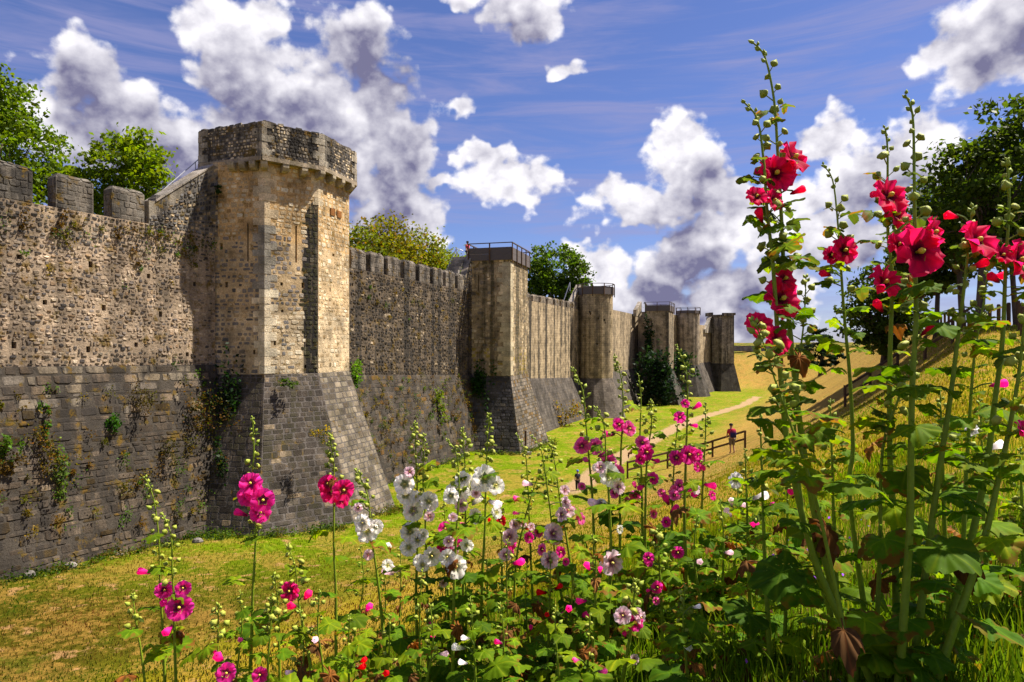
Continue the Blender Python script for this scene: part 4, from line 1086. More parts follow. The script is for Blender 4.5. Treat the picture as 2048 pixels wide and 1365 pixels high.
moss_stuff(c1, C1A, d1, n1, L1, -.7, -8, 1.5, 300, 101, .5, 4.85)
moss_stuff(c2, C2A, d2, n2, L2, -1.9, -8, 1.35, 260, 102, .1, 3.8)
f_ = Face(V3(T1F[0], -8), V3(T1F[1], -8), V3(T1[1], -1.28), V3(T1[0], -1.28))
g = np.random.default_rng(77); cen = []; cols = []
foot_lines = [(V3(C1A, 0) + n1 * 1.6, V3(C1B, 0) + n1 * 1.7, 150), (V3(T1F[0], 0), V3(T1F[1], 0), 30), (V3(T1F[1], 0), V3(T1F[2], 0), 40), (V3(T1F[2], 0), V3(T1F[3], 0), 30), (V3(C2A, 0) + n2 * 1.3, V3(C2B, 0) + n2 * 1.3, 90), (V3(T2F[0], 0), V3(T2F[1], 0), 30), (V3(T2F[1], 0), V3(T2F[2], 0), 40)]
for A_, B_, m in foot_lines:
    for k in range(m):
        q = A_.lerp(B_, g.random()) + Vector((g.normal() * .25, -abs(g.normal()) * .3, 0)); r = g.uniform(.08, .30); mm = int(g.uniform(20, 60)); z = gh(q.x, q.y)
        cen.append(np.array([q.x, q.y, z + r * .5]) + g.normal(size=(mm, 3)) * np.array([r * .8, r * .8, r * .55])); cols.append(np.tile(np.array([(0.05, 0.10, 0.008), (0.08, 0.12, 0.008), (0.11, 0.09, 0.012), (0.03, 0.06, 0.008)][g.integers(4)]), (mm, 1)))
V, Fc, C = leaves_np(np.concatenate(cen), .05, .2, np.concatenate(cols), .3, 77)
tag(obj('foot_weeds', np_mesh('foot_weeds', V, Fc, C, M['treeleaf'])), 'weeds and long grass fringing the foot of the walls', 'weeds', None, 'stuff')
# fallen stones at the foot of the left wall
for k, (px, py, s) in enumerate(((265, 1098, .34), (240, 1118, .22), (140, 1150, .3), (60, 1172, .28), (395, 1085, .26))):
    Y = 7.75 * F / (py - HZ); p = Vector(((px - 1024) / F * Y, Y, 0)); p.z = gh(p.x, p.y) + s * .25
    mb = MB(); g = np.random.default_rng(k); m = 7
    vs = []; 
    for j in range(4):
        for i in range(m):
            a = 2 * math.pi * i / m; r = s * [.55, .62, .5, .22][j] * g.uniform(.8, 1.15); vs.append((math.cos(a) * r * 1.3, math.sin(a) * r, [-.35, 0, .32, .48][j] * s * g.uniform(.85, 1.1)))
    mb.add(vs, [(j * m + i, j * m + (i + 1) % m, (j + 1) * m + (i + 1) % m, (j + 1) * m + i) for j in range(3) for i in range(m)] + [tuple(range(3 * m, 4 * m)), tuple(range(m))[::-1]], (0.22, 0.20, 0.18, .2))
    tag(obj('fallen_stone', mb.mesh('fallen_stone', M['stone'])), ['largest pale fallen stone at the foot of the left wall', 'small fallen stone just left of the largest one by the wall foot', 'fallen stone at the wall foot below the pale sapling', 'fallen stone at the foot of the wall near the left picture edge', 'fallen stone in the shade beside the big tower corner'][k], 'stone', 'stones fallen at the wall foot'); bpy.context.scene.collection.objects[-1].location = p
# rusty lamp post on the lawn before the square tower
lp = thing('ground_lamp', 'thin rusty post with a small floodlight before the square tower', 'lamp', pix(1051, 908, 50.2) + Vector((0, 0, -.05)))
mb = MB(); mb.tube([Vector((0, 0, -.2)), Vector((0, 0, 1.75))], .07, 8); obj('post', mb.mesh('post', M['rust']), lp, (0, 0, 0))
mb = MB(); mb.box((.28, -.1, .1), (.3, .25, .22)); mb.box((.14, -.05, .05), (.3, .06, .06)); obj('floodlight', mb.mesh('floodlight', M['steel']), lp, (0, 0, 0))


# ------------------------------------------------------------------ people
def person(label, base, face, h, shirt, legs, cap, lean=.0, pack=None, child=False, arms_fwd=.0):
    """standing figure: one skinned body, clothes as children; built at 1.75 m and scaled"""
    P = thing('person', label, 'person', base); k = h / 1.75
    P.rotation_euler = (0, 0, face); P.scale = (k, k, k)

    def skin(name, pts, edges, rad, mat, c):
        me = bpy.data.meshes.new(name); me.from_pydata(pts, edges, []); o = obj(name, me, P, (0, 0, 0))
        md = o.modifiers.new('s', 'SKIN'); sv = me.skin_vertices[0].data
        for i, r in enumerate(rad): sv[i].radius = (r, r)
        sv[0].use_root = True; o.modifiers.new('d', 'SUBSURF').levels = 1
        dg = bpy.context.evaluated_depsgraph_get(); m2 = bpy.data.meshes.new_from_object(o.evaluated_get(dg)); o.modifiers.clear(); o.data = m2
        ca = m2.color_attributes.new('Col', 'FLOAT_COLOR', 'POINT'); ca.data.foreach_set('color', np.tile(np.array([*c, 0], dtype=np.float32), len(m2.vertices)))
        m2.materials.clear(); m2.materials.append(mat); m2.polygons.foreach_set('use_smooth', [True] * len(m2.polygons)); return o
    l = lean
    pts = [(0, 0, .95), (0, -l * .3, 1.15), (0, -l * .7, 1.38), (0, -l * .9, 1.50), (0, -l, 1.60), (0, -l * 1.02, 1.70),
           (.10, 0, .88), (.11, .0, .48), (.11, .03, .09), (.12, -.12, .04), (-.10, 0, .88), (-.11, -.04, .48), (-.12, .05, .09), (-.13, -.10, .04),
           (.19, -l * .75, 1.40), (.25, -l * .6 - arms_fwd * .3, 1.14), (.22, -l * .6 - .1 - arms_fwd, .93 + arms_fwd * .3), (.21, -l * .6 - .16 - arms_fwd, .86 + arms_fwd * .3),
           (-.19, -l * .75, 1.40), (-.25, -l * .6 - arms_fwd * .3, 1.14), (-.22, -l * .6 - .1 - arms_fwd, .93 + arms_fwd * .3), (-.21, -l * .6 - .16 - arms_fwd, .86 + arms_fwd * .3)]
    ed = [(0, 1), (1, 2), (2, 3), (3, 4), (4, 5), (0, 6), (6, 7), (7, 8), (8, 9), (0, 10), (10, 11), (11, 12), (12, 13), (2, 14), (14, 15), (15, 16), (16, 17), (2, 18), (18, 19), (19, 20), (20, 21)]
    rd_ = [.14, .13, .15, .055, .10, .075, .09, .06, .045, .045, .09, .06, .045, .045, .06, .045, .035, .03, .06, .045, .035, .03]
    skin('body', pts, ed, rd_, M['skin'], (.45, .26, .18))
    skin('shirt', [pts[0], pts[1], pts[2], (0, -l * .85, 1.47), pts[14], tuple(Vector(pts[14]).lerp(Vector(pts[15]), .8)), pts[18], tuple(Vector(pts[18]).lerp(Vector(pts[19]), .8))], [(0, 1), (1, 2), (2, 3), (2, 4), (4, 5), (2, 6), (6, 7)], [.165, .165, .18, .075, .085, .07, .085, .07], M['cloth'], shirt)
    kn = 7 if not child else 8; kn2 = 11 if not child else 12
    skin('trousers', [(0, 0, 1.0), pts[6], pts[kn], pts[10], pts[kn2]], [(0, 1), (1, 2), (0, 3), (3, 4)], [.16, .115, .085, .115, .085], M['cloth'], legs)
    mb = MB(); c = Vector(pts[5]) + Vector((0, 0, .0)); prof = [(-.02, .112), (.04, .11), (.09, .085), (.115, .03)]
    for z, r in prof: mb.v += [(c.x + math.cos(a) * r, c.y + math.sin(a) * r * 1.1, c.z + z) for a in np.linspace(0, 2 * math.pi, 12, endpoint=False)]
    mb.f = [(j * 12 + i, j * 12 + (i + 1) % 12, (j + 1) * 12 + (i + 1) % 12, (j + 1) * 12 + i) for j in range(3) for i in range(12)] + [tuple(range(36, 48))]; mb.c = [(*cap, 0)] * 48
    obj('cap', mb.mesh('cap', M['cloth'], True), P, (0, 0, 0))
    if pack:
        mb = MB(); rr = []
        for z, w, d_ in ((.98, .13, .05), (1.02, .17, .11), (1.25, .18, .13), (1.45, .15, .10), (1.52, .09, .04)):
            rr.append([(math.copysign(abs(math.cos(a)) ** .6, math.cos(a)) * w, .22 - l * .6 + math.copysign(abs(math.sin(a)) ** .6, math.sin(a)) * d_, z) for a in np.linspace(0, 2 * math.pi, 12, endpoint=False)])
        mb.v = [v for r in rr for v in r]; mb.f = [(j * 12 + i, j * 12 + (i + 1) % 12, (j + 1) * 12 + (i + 1) % 12, (j + 1) * 12 + i) for j in range(4) for i in range(12)] + [tuple(range(48, 60)), tuple(range(12))[::-1]]; mb.c = [(*(pack if v[2] < 1.3 else (0.35, .02, .05)), 0) for v in mb.v]
        obj('backpack', mb.mesh('backpack', M['cloth'], True), P, (0, 0, 0))
    return P


hp = hit(1464, 908); person('hiker in a red shirt, shorts and cap with a dark blue rucksack by the fence', hp, R(190), 1.72, (.45, .03, .06), (.16, .13, .10), (.015, .015, .02), .12, (.02, .025, .12), arms_fwd=.12)
cp_ = onb(1155, 38.0); person('child in a blue cap and dark clothes standing on the path', cp_, R(200), 1.12, (.03, .03, .045), (.02, .02, .025), (.05, .10, .55), 0, None, True)
wp = pix(935, 488, 57.0); person('visitor in red whose head shows above the stair top of the square tower', wp - Vector((0, 0, 1.55)), R(60), 1.72, (.5, .05, .06), (.05, .05, .08), (.03, .02, .015))

# ------------------------------------------------------------------ grass
def blades(name, label, n, rfun, hmin, hmax, wid, cfun, seed):
    g = np.random.default_rng(seed); x, y = rfun(g, n); z = ground_h(x, y); n = len(x)
    h = g.uniform(hmin, hmax, n); an = g.uniform(0, 2 * math.pi, n); ln = g.uniform(.1, .6, n) * h; la = g.uniform(0, 2 * math.pi, n)
    dx, dy = np.cos(an) * wid, np.sin(an) * wid
    B0 = np.stack([x - dx, y - dy, z - .01], 1); B1 = np.stack([x + dx, y + dy, z - .01], 1)
    Mid = np.stack([x + np.cos(la) * ln * .35, y + np.sin(la) * ln * .35, z + h * .6], 1); w2_ = np.stack([dx, dy, np.zeros(n)], 1) * .7
    Tp = np.stack([x + np.cos(la) * ln, y + np.sin(la) * ln, z + h], 1)
    V = np.stack([B0, B1, Mid + w2_, Mid - w2_, Tp], 1).reshape(-1, 3); k = np.arange(n)[:, None] * 5
    Fc = np.concatenate([k + np.array([[0, 1, 2]]), k + np.array([[0, 2, 3]]), k + np.array([[3, 2, 4]])])
    C = cfun(g, x, y, n); C = np.concatenate([np.repeat(C, 5, 0), np.zeros((n * 5, 1))], 1)
    o = obj(name, np_mesh(name, V, Fc, C, M['blade'])); tag(o, label, 'grass', None, 'stuff')


def near_r(g, n):
    y = 1.0 + g.random(n) ** 1.3 * 7.8; px = g.uniform(-400, 3600, n); return (px - 1024) / F * y, y


def far_r(g, n):
    y = 8 + g.random(n) ** 1.2 * 30; px = g.uniform(-60, 2900, n); x = (px - 1024) / F * y
    d = (x - C1A[0]) * n1.x + (y - C1A[1]) * n1.y; pd, _ = seg_dist(np.stack([x, y], 1), PATH); k = (d > 1.6) & (np.abs(pd) > 1.1); return x[k], y[k]


blades('long_grass', 'long lush green grass around the foot of the hollyhocks', 95000, near_r, .04, .17, .0035, lambda g, x, y, n: np.array([[0.085, 0.15, 0.004]]) * g.uniform(.5, 1.6, (n, 1)) * np.array([[1.0, 1, 1]]) + g.random((n, 1)) ** 6 * np.array([[.15, .08, .01]]), 201)
blades('lawn_grass', 'short yellow-green grass of the ditch floor and bank', 130000, far_r, .03, .10, .012, lambda g, x, y, n: (np.array([[0.135, 0.185, 0.003]]) + np.clip(vnoise(x, y, .9) + .35 * vnoise(x, y, 3.1), -.8, .8)[:, None] * np.array([[.06, -.015, .006]]) - np.clip((27 - y) / 7, 0, 1)[:, None] * (x < 0)[:, None] * np.array([[.075, .115, -.003]])) * g.uniform(.55, 1.35, (n, 1)) + (g.random((n, 1)) < .35) * np.array([[.07, .01, .008]]), 202)  # near left blades darkened in colour too, like the shaded dry floor

# ------------------------------------------------------------------ hollyhocks
def leaf_mesh(seed, colr, mat, dead=False, lobes=6.2, depth=.16):
    g = random.Random(seed); mb = MB(); na, nr = 54, 5
    pet = [Vector((0, 0, 0)), Vector((.35, 0, .10)), Vector((.7, 0, .14)), Vector((1.0, 0, .10))]
    mb.tube(pet, [.035, .03, .026, .022], 5, (colr[0] * 1.5, colr[1] * 1.25, colr[2] * 1.5, 0), False)
    J = pet[-1]; vs = [J]; cs = [(colr[0] * 1.4, colr[1] * 1.25, colr[2], 0)]; ph = [g.uniform(0, 6.28) for _ in range(5)]
    drp = g.uniform(.25, .55) * (2.2 if dead else 1); side = g.uniform(-.25, .25)
    for j in range(1, nr + 1):
        for i in range(na + 1):
            th = -2.75 + 5.5 * i / na; r = (1 - .22 * (abs(th) / 2.75) ** 2) * ((1 - depth) + depth * math.cos(lobes * th)) + .028 * math.cos(27 * th + ph[0])
            q = j / nr; R_ = r * q
            vein = math.exp(-((math.sin(lobes * th / 2)) / .16) ** 2)
            zz = -drp * R_ ** 2 + .025 * (1 - vein) * q * R_ + .10 * math.sin(3 * th + ph[1] + 4 * q) * R_ + .045 * math.sin(13 * th + ph[2]) * q * q + .05 * math.sin(7 * th + ph[4]) * R_ * q
            x_ = math.cos(th) * R_; y_ = math.sin(th) * R_
            if dead: a = y_ * 1.3; y_ = math.sin(a) * .6; zz += (1 - math.cos(a)) * .5 + .12 * math.sin(9 * th + ph[3]) * q
            else: zz += side * y_ + .18 * y_ * y_
            vs.append(J + Vector((x_, y_, zz))); k = .8 + .5 * vein * (1 - q * .5)
            cs.append((colr[0] * k * (1 + .35 * vein), colr[1] * k, colr[2] * k, q))
    n1_ = na + 1; fs = [(0, 1 + i, 2 + i) for i in range(na)]
    fs += [(1 + (j - 1) * n1_ + i, 1 + j * n1_ + i, 1 + j * n1_ + i + 1, 1 + (j - 1) * n1_ + i + 1) for j in range(1, nr) for i in range(na)]
    mb.add(vs, fs, cs); return mb.mesh('leaf', mat, True)


LC = (((0.110, 0.220, 0.005), 5.1, .085), ((0.090, 0.205, 0.006), 5.1, .11), ((0.150, 0.260, 0.005), 5.1, .10), ((0.078, 0.180, 0.005), 6.2, .07), ((0.20, 0.295, 0.005), 5.1, .13))
LEAF = [leaf_mesh(k, c, M['leaf'], False, lb, dp) for k, (c, lb, dp) in enumerate(LC)]
LEAFH = [leaf_mesh(k, c, M['leaf_eaten'], False, lb, dp) for k, (c, lb, dp) in enumerate(LC)]
DEAD = [leaf_mesh(30 + k, c, M['deadleaf'], True, 5.1, .10) for k, c in enumerate(((0.20, 0.080, 0.015), (0.26, 0.13, 0.03), (0.13, 0.06, 0.018)))]
BRACT = [leaf_mesh(50 + k, (0.085, 0.135, 0.02), M['leaf'], False, 3.4, .26) for k in range(2)]


def petal_mesh(seed, inner, mid, outer, ruffle=.13):
    g = random.Random(seed); mb = MB(); nu, nv = 6, 13; ph = [g.uniform(0, 6.28) for _ in range(4)]; vs = []; cs = []
    for j in range(nu + 1):
        q = j / nu; r = .06 + .94 * q; hw = .69 * math.sin(min(1.0, q * .92 + .10) * math.pi * .56) ** 1.1
        for i in range(nv):
            s = -1 + 2 * i / (nv - 1); y_ = s * hw; rr = r * (1 - .10 * s * s * q) + .045 * q * q * math.sin(6 * s + ph[0]) + .03 * q * q * math.sin(13 * s + ph[3])
            x_ = math.sqrt(max(rr * rr - y_ * y_ * .55, .0004)); z_ = .34 * q ** 1.2 * (1 - .45 * q) + ruffle * q * q * math.sin(6.5 * s + ph[1]) + .04 * s * q + .03 * math.sin(11 * s + ph[2]) * q * q
            vs.append((x_, y_, z_)); v_ = .88 + .20 * math.cos(11 * s) * (1 - .5 * q) + .05 * g.uniform(-1, 1)
            c = [inner[k] + (mid[k] - inner[k]) * min(1, max(0, (q - .10) / .16)) for k in range(3)]; c = [c[k] + (outer[k] - c[k]) * max(0, (q - .26) / .74) for k in range(3)]
            cs.append((*[min(1, k * v_) for k in c], q))
    mb.add(vs, [(j * nv + i, (j + 1) * nv + i, (j + 1) * nv + i + 1, j * nv + i + 1) for j in range(nu) for i in range(nv - 1)], cs); return mb.mesh('petal', M['petal'], True)


PET = {'red': ((.10, .0, .03), (.75, .008, .10), (.92, .014, .15)), 'pink': ((.40, .05, .14), (.92, .03, .38), (.96, .05, .46)), 'rose': ((.45, .12, .12), (.85, .012, .18), (.94, .03, .28)),
       'white': ((.60, .62, .10), (.90, .88, .76), (.97, .94, .95)), 'pale': ((.55, .06, .16), (.93, .62, .72), (.96, .76, .84)), 'mag': ((.45, .08, .08), (.92, .09, .42), (.96, .20, .54)), 'crim': ((.15, .0, .01), (.62, .006, .02), (.80, .012, .03))}
PETM = {k: [petal_mesh(70 + i, *v) for i in range(3)] for k, v in PET.items()}


def lathe(prof, m, c, mat, name, star=0.0):
    mb = MB(); k = len(prof); vs = []; cs = []
    for x_, z_, t_ in prof:
        for i in range(m):
            a = 2 * math.pi * i / m; r = x_ * (1 + star * math.cos(5 * a)); vs.append((math.cos(a) * r, math.sin(a) * r, z_)); cs.append((*[q * t_ for q in c], 0))
    mb.add(vs, [(j * m + i, j * m + (i + 1) % m, (j + 1) * m + (i + 1) % m, (j + 1) * m + i) for j in range(k - 1) for i in range(m)], cs); return mb.mesh(name, mat, True)


SG = (0.27, 0.31, 0.03)
BUD = [lathe(((.12, -2.4, .8), (.12, -.2, .9), (.55, -.05, .75), (.95, .35, .9), (1.0, .7, 1), (.72, 1.15, 1.1), (.3, 1.55, 1.2), (.05, 1.85, 1.3)), 10, SG, M['stem'], 'bud', .10),
       lathe(((.12, -2.4, .8), (.12, -.2, .9), (.75, -.05, .75), (1.1, .25, .9), (1.1, .55, 1), (.85, .95, 1.1), (.5, 1.15, 1.15), (.1, 1.3, 1.3)), 10, (0.30, 0.32, 0.04), M['stem'], 'bud', .16),
       lathe(((.12, -2.4, .8), (.12, -.2, .9), (.5, 0, .8), (.75, .5, 1), (.6, 1.1, 1.1), (.25, 1.6, 1.2), (.03, 2.0, 1.3)), 8, (0.26, 0.32, 0.03), M['stem'], 'bud', .14)]
CALYX = lathe(((.10, -.55, .8), (.10, -.35, .9), (.22, -.18, .8), (.34, -.05, .9), (.42, .14, 1.1)), 10, SG, M['stem'], 'calyx', .2)
STAM = {True: lathe(((.04, 0, 1), (.055, .12, 1), (.10, .2, 1), (.115, .3, 1.1), (.08, .40, 1.1), (.01, .43, 1)), 9, (0.62, 0.50, 0.12), M['stem'], 'stamen_column'),
        False: lathe(((.04, 0, 1), (.06, .12, 1), (.11, .2, 1), (.125, .3, 1.1), (.08, .40, 1.1), (.01, .43, 1)), 9, (0.60, 0.48, 0.05), M['stem'], 'stamen_column')}


def furled(c):
    return lathe(((.10, -.8, .3), (.3, -.3, .35), (.34, .1, .6), (.5, .7, 1), (.62, 1.3, 1.1), (.45, 1.6, 1), (.1, 1.5, .7)), 10, c, M['petal'], 'closed_flower', .12)


FURL = {k: furled(v[2]) for k, v in PET.items()}


def catmull(pts, n=5):
    P = [pts[0]] + list(pts) + [pts[-1]]; out = []
    for i in range(1, len(P) - 2):
        for k in range(n):
            t = k / n; a, b, c, d = P[i - 1], P[i], P[i + 1], P[i + 2]
            out.append(.5 * ((2 * b) + (c - a) * t + (2 * a - 5 * b + 4 * c - d) * t * t + (3 * b - a - 3 * c + d) * t ** 3))
    out.append(P[-1]); return out


def basis(zdir, roll):
    q = Vector(zdir).normalized().to_track_quat('Z', 'Y'); return q @ Quaternion((0, 0, 1), roll)


def add_flower(root, p, facing, rad, kind, small=False):
    q = basis(facing, rng.uniform(0, 6.28)); o = obj('flower', CALYX, root, p - root.location, q, rad)
    cup = rng.uniform(.6, 1.5)
    for k in range(5):
        c = obj('petal', rng.choice(PETM[kind]), o, (0, 0, .012 * (k % 2)), Quaternion((0, 0, 1), 2 * math.pi * k / 5 + rng.uniform(-.08, .08)) @ Quaternion((1, 0, 0), .14), (rng.uniform(.9, 1.06), rng.uniform(.9, 1.1), cup * rng.uniform(.85, 1.15)))
    obj('stamen_column', STAM[kind in ('white', 'pale')], o, (0, 0, 0), Quaternion((1, 0, 0), 0), 1.0)
    return o


RG = 'tall red hollyhocks on the right'


def hollyhock(label, Y, pts, kind, flowers, top=None, r0=.011, leaves=8, lsize=(.05, .09), nb=16, bud=.0105, dead=.18, lean_y=0.0, group='hollyhocks in the bed', fl_y=None, low=None, ltop=.62, bare=0.0):
    """pts: (px, py) from tip downwards at depth Y; the stem goes on down to the ground"""
    P = [pix(a, b, Y) for a, b in pts]
    g = gh(P[-1].x, Y); sl = (P[-1].x - P[-2].x) / max(.05, P[-2].z - P[-1].z)
    if P[-1].z > g + .05:
        dz = P[-1].z - g; ex = max(-.25, min(.25, sl * dz * .6)); P.append(Vector((P[-1].x + ex, Y + .02, gh(P[-1].x + ex, Y) - .03)))
    else: P[-1].z = g - .03
    for i, p in enumerate(P): p.y += lean_y * (len(P) - 1 - i) / (len(P) - 1)
    C = catmull(P, 4); m = len(C); L = [0.0]
    for a, b in zip(C[:-1], C[1:]): L.append(L[-1] + (b - a).length)
    H = L[-1]; base = C[-1].copy()
    root = thing('hollyhock', label, 'hollyhock', Vector((base.x, base.y, base.z + .03)), group)
    rad = [r0 * (.20 + .85 * (l / H) ** .9) for l in L]; mb = MB()
    cs = (0.18, 0.245, 0.012, 0)
    mb.tube(C, rad, 7, cs); obj('stem', mb.mesh('stem', M['stem'], True), root)

    def at(l):
        i = int(np.searchsorted(L, l)) ; i = min(max(i, 1), m - 1); t = (l - L[i - 1]) / max(1e-6, L[i] - L[i - 1]); return C[i - 1].lerp(C[i], t), (C[i - 1] - C[i]).normalized()
    ax = rng.uniform(0, 6.28)
    # buds: crowded at the tip, spaced further down
    fz = fl_y if fl_y else (max([f[1] for f in flowers]) if flowers else pts[0][1] + .45 * (pts[-1][1] - pts[0][1]))
    Lf = max(.15, min(H * .8, (fz - pts[0][1]) / F * Y * 1.05))
    nb += 5
    for k in range(nb):
        t = (k / max(nb - 1, 1)); l = Lf * min(1, max(0, t + rng.uniform(-.4, .4) / nb)) ** 1.35 + .004; p, d = at(l); a = ax + k * 2.4
        side = Vector((math.cos(a), math.sin(a) * .8, 0)); dr = (side * (.55 + .6 * t) + d * (1.0 - .55 * t)).normalized()
        s = bud * (.5 + .62 * min(1, t * 2.2)) * rng.uniform(.65, 1.2)
        if t > .3 and rng.random() < .12: continue
        q = p + dr * s * (.9 + 1.4 * min(1, t * 2.5))
        obj('bud', BUD[rng.choice((0, 0, 1, 2)) if t > .2 else 2], root, q - root.location, basis(dr, rng.uniform(0, 6)), s)
        if t > (.42 if group == RG else .15) and rng.random() < (.7 if group == RG else .5):
            obj('bract', rng.choice(BRACT), root, p - root.location, Quaternion((0, 0, 1), a + .6) @ Quaternion((0, 1, 0), -rng.uniform(.1, .7)), s * rng.uniform(1.0, 2.0) * (1 + 1.3 * t * (group == RG)))
    if group in ('pale pink hollyhocks in the middle', 'magenta hollyhocks right of the middle', 'white hollyhocks in the middle'):
        for k in range(3):
            py_ = fz + rng.uniform(-25, 130); flowers = flowers + [(np.interp(py_, [a_[1] for a_ in pts], [a_[0] for a_ in pts]) + rng.choice((-1, 1)) * rng.uniform(8, 24), py_, rng.uniform(18, 29), rng.choice((kind, kind, 'pale', 'mag', 'pink') if kind != 'white' else ('white', 'white', 'pale')), 1)]
    for f in flowers:
        px, py, dia = f[:3]; kd = f[3] if len(f) > 3 and f[3] else kind; fy = Y - rng.uniform(.02, .07)
        p = pix(px, py, fy); r = dia / 2 / F * fy * (.88 if group.startswith(('magenta', 'pale')) else .96)
        sx = px - np.interp(py, [a[1] for a in pts], [a[0] for a in pts])
        if dia < 31 and kd != 'x' and (len(f) < 5):
            dr = Vector((max(-1, min(1, sx / 30)) + rng.uniform(-.3, .3), -.35, rng.uniform(-.1, .6))); q = p + Vector((0, 0, -.4 * r)); obj('closed_flower', FURL[kd], root, q - root.location, basis(dr, rng.uniform(0, 6)), r * 1.0)
        else:
            dr = Vector((max(-1, min(1, sx / 60)) * .8 + rng.uniform(-.2, .3) + .32, -1.0, rng.uniform(.05, .6))); add_flower(root, p, dr, r, kd)
        # short pedicel back to the stem
        l = max(.02, (py - pts[0][1]) / F * Y); b, d = at(min(l + .03, H * .95)); mb = MB(); e = p - dr.normalized() * (.4 * r)
        mb.tube([b, b.lerp(e, .5) + Vector((0, 0, .006)), e], [.003, .0028, .0028], 5, (0.12, 0.17, 0.03, 0)); obj('pedicel', mb.mesh('pedicel', M['stem']), root)
    if group == RG:
        for k in range(9):
            l = Lf * rng.uniform(.55, 1.0) + (H - Lf) * .35 * rng.random(); p, d = at(l); an = rng.uniform(0, 6.28); s = rng.uniform(.026, .05)
            obj('leaf', LEAFH[rng.choice((2, 4, 0))], root, p - root.location, Quaternion((0, 0, 1), an) @ Quaternion((0, 1, 0), rng.uniform(-.5, .5)) @ Quaternion((1, 0, 0), rng.uniform(-.5, .5)), s)
    # leaves from below the flowers to near the ground, larger downwards
    a = rng.uniform(0, 6.28); l0 = Lf * ltop; l1 = H * (1 - bare) - .02
    for k in range(leaves):
        t = (k + rng.uniform(0, .8)) / max(1, leaves); l = l0 + (l1 - l0) * t; p, d = at(l); a += 2.4 + rng.uniform(-.4, .4)
        s = (lsize[0] + (lsize[1] - lsize[0]) * min(1, t * 1.6)) * rng.uniform(.75, 1.25)
        dd = rng.random() < dead * (0.3 + 1.4 * t) * (.6 if group == RG else 1)
        me = rng.choice(DEAD) if dd else (LEAFH if group == RG else LEAF)[rng.choice((0, 1, 2, 3, 4) if t > .35 else (2, 4, 0))]
        if dd: s *= .8
        q = Quaternion((0, 0, 1), a) @ Quaternion((0, 1, 0), rng.uniform(-.45, .35) + (.5 if dd else 0)) @ Quaternion((1, 0, 0), rng.uniform(-.35, .35))
        obj('leaf', me, root, p - root.location, q, (s * rng.uniform(.8, 1.25), s, s))
    return root


# --- the tall red plants on the right, close to the camera
rk = dict(kind='red', r0=.0130, lsize=(.045, .088), group=RG, bud=.0128)
hollyhock('tallest red hollyhock, its bare budded tip reaching highest of all', 2.15, [(1505, 85), (1530, 115), (1548, 200), (1555, 300), (1562, 420), (1568, 540), (1582, 680), (1600, 850), (1640, 1080), (1700, 1290), (1712, 1345)], flowers=[(1584, 318, 74), (1550, 350, 80), (1590, 380, 26), (1560, 600, 84), (1566, 560, 60)], leaves=15, nb=24, fl_y=520, **rk)
hollyhock('slimmer red hollyhock leaning against the tallest one, with two low open blooms', 2.08, [(1488, 205), (1515, 240), (1528, 330), (1534, 420), (1545, 520), (1552, 620), (1562, 760), (1582, 930), (1640, 1150), (1735, 1345)], flowers=[(1512, 395, 44), (1545, 402, 46), (1522, 432, 28), (1518, 652, 62), (1552, 682, 64)], leaves=12, nb=20, fl_y=560, **{**rk, 'r0': .013})
hollyhock('thin red hollyhock with one side-on bloom, right of the tallest plant', 2.5, [(1645, 330), (1665, 360), (1675, 440), (1682, 540), (1690, 650), (1700, 760), (1706, 900), (1700, 1000), (1745, 1330)], flowers=[(1686, 502, 60), (1662, 512, 40), (1655, 545, 24)], leaves=10, nb=16, fl_y=620, **{**rk, 'r0': .011})
hollyhock('red hollyhock with two stacked ruffled blooms below a short bud spike', 2.3, [(1770, 255), (1775, 300), (1775, 380), (1776, 470), (1784, 560), (1780, 720), (1780, 900), (1790, 1100), (1795, 1320)], flowers=[(1775, 395, 80), (1788, 432, 72), (1766, 568, 72), (1806, 578, 46), (1760, 612, 28)], leaves=11, nb=16, fl_y=520, **rk)
hollyhock('red hollyhock with the widest open bloom on a long straight stem', 2.0, [(1810, 190), (1825, 230), (1828, 330), (1829, 420), (1830, 520), (1832, 640), (1825, 760), (1822, 900), (1820, 1050), (1810, 1200), (1800, 1340)], flowers=[(1832, 505, 108), (1864, 466, 62), (1797, 492, 52)], leaves=12, nb=22, fl_y=640, **rk)
hollyhock('short-tipped red hollyhock with one round bloom right of the widest bloom', 2.1, [(1945, 415), (1938, 470), (1930, 560), (1915, 680), (1900, 800), (1870, 1000), (1830, 1310)], flowers=[(1950, 485, 84), (1908, 428, 29), (1952, 527, 29)], leaves=11, nb=12, fl_y=640, **rk)
hollyhock('red hollyhock with paired blooms cut by the right picture edge', 2.15, [(2012, 320), (2018, 380), (2015, 470), (2010, 560), (2005, 680), (1990, 800), (1970, 950), (1930, 1130), (1865, 1340)], flowers=[(2034, 522, 84), (2002, 512, 44), (1992, 555, 29)], leaves=12, nb=16, fl_y=560, **rk)
hollyhock('leaning thick-stemmed hollyhock at the right edge with a single pink bloom', 2.0, [(2052, 600), (2036, 760), (2003, 930), (1962, 1100), (1885, 1325)], flowers=[(2044, 862, 48, 'rose')], leaves=12, nb=12, fl_y=860, **rk)
hollyhock('slim budded side shoot with yellow-green tips before the widest red bloom', 2.2, [(1850, 640), (1830, 700), (1800, 790), (1765, 900), (1760, 1100), (1750, 1330)], flowers=[(1850, 660, 26)], leaves=9, nb=16, fl_y=860, **{**rk, 'r0': .009})
hollyhock('slim budded shoot in front of the two low red blooms', 1.95, [(1505, 640), (1528, 690), (1550, 760), (1585, 860), (1620, 960), (1655, 1100), (1700, 1335)], flowers=[], leaves=7, nb=16, fl_y=820, **{**rk, 'r0': .008})
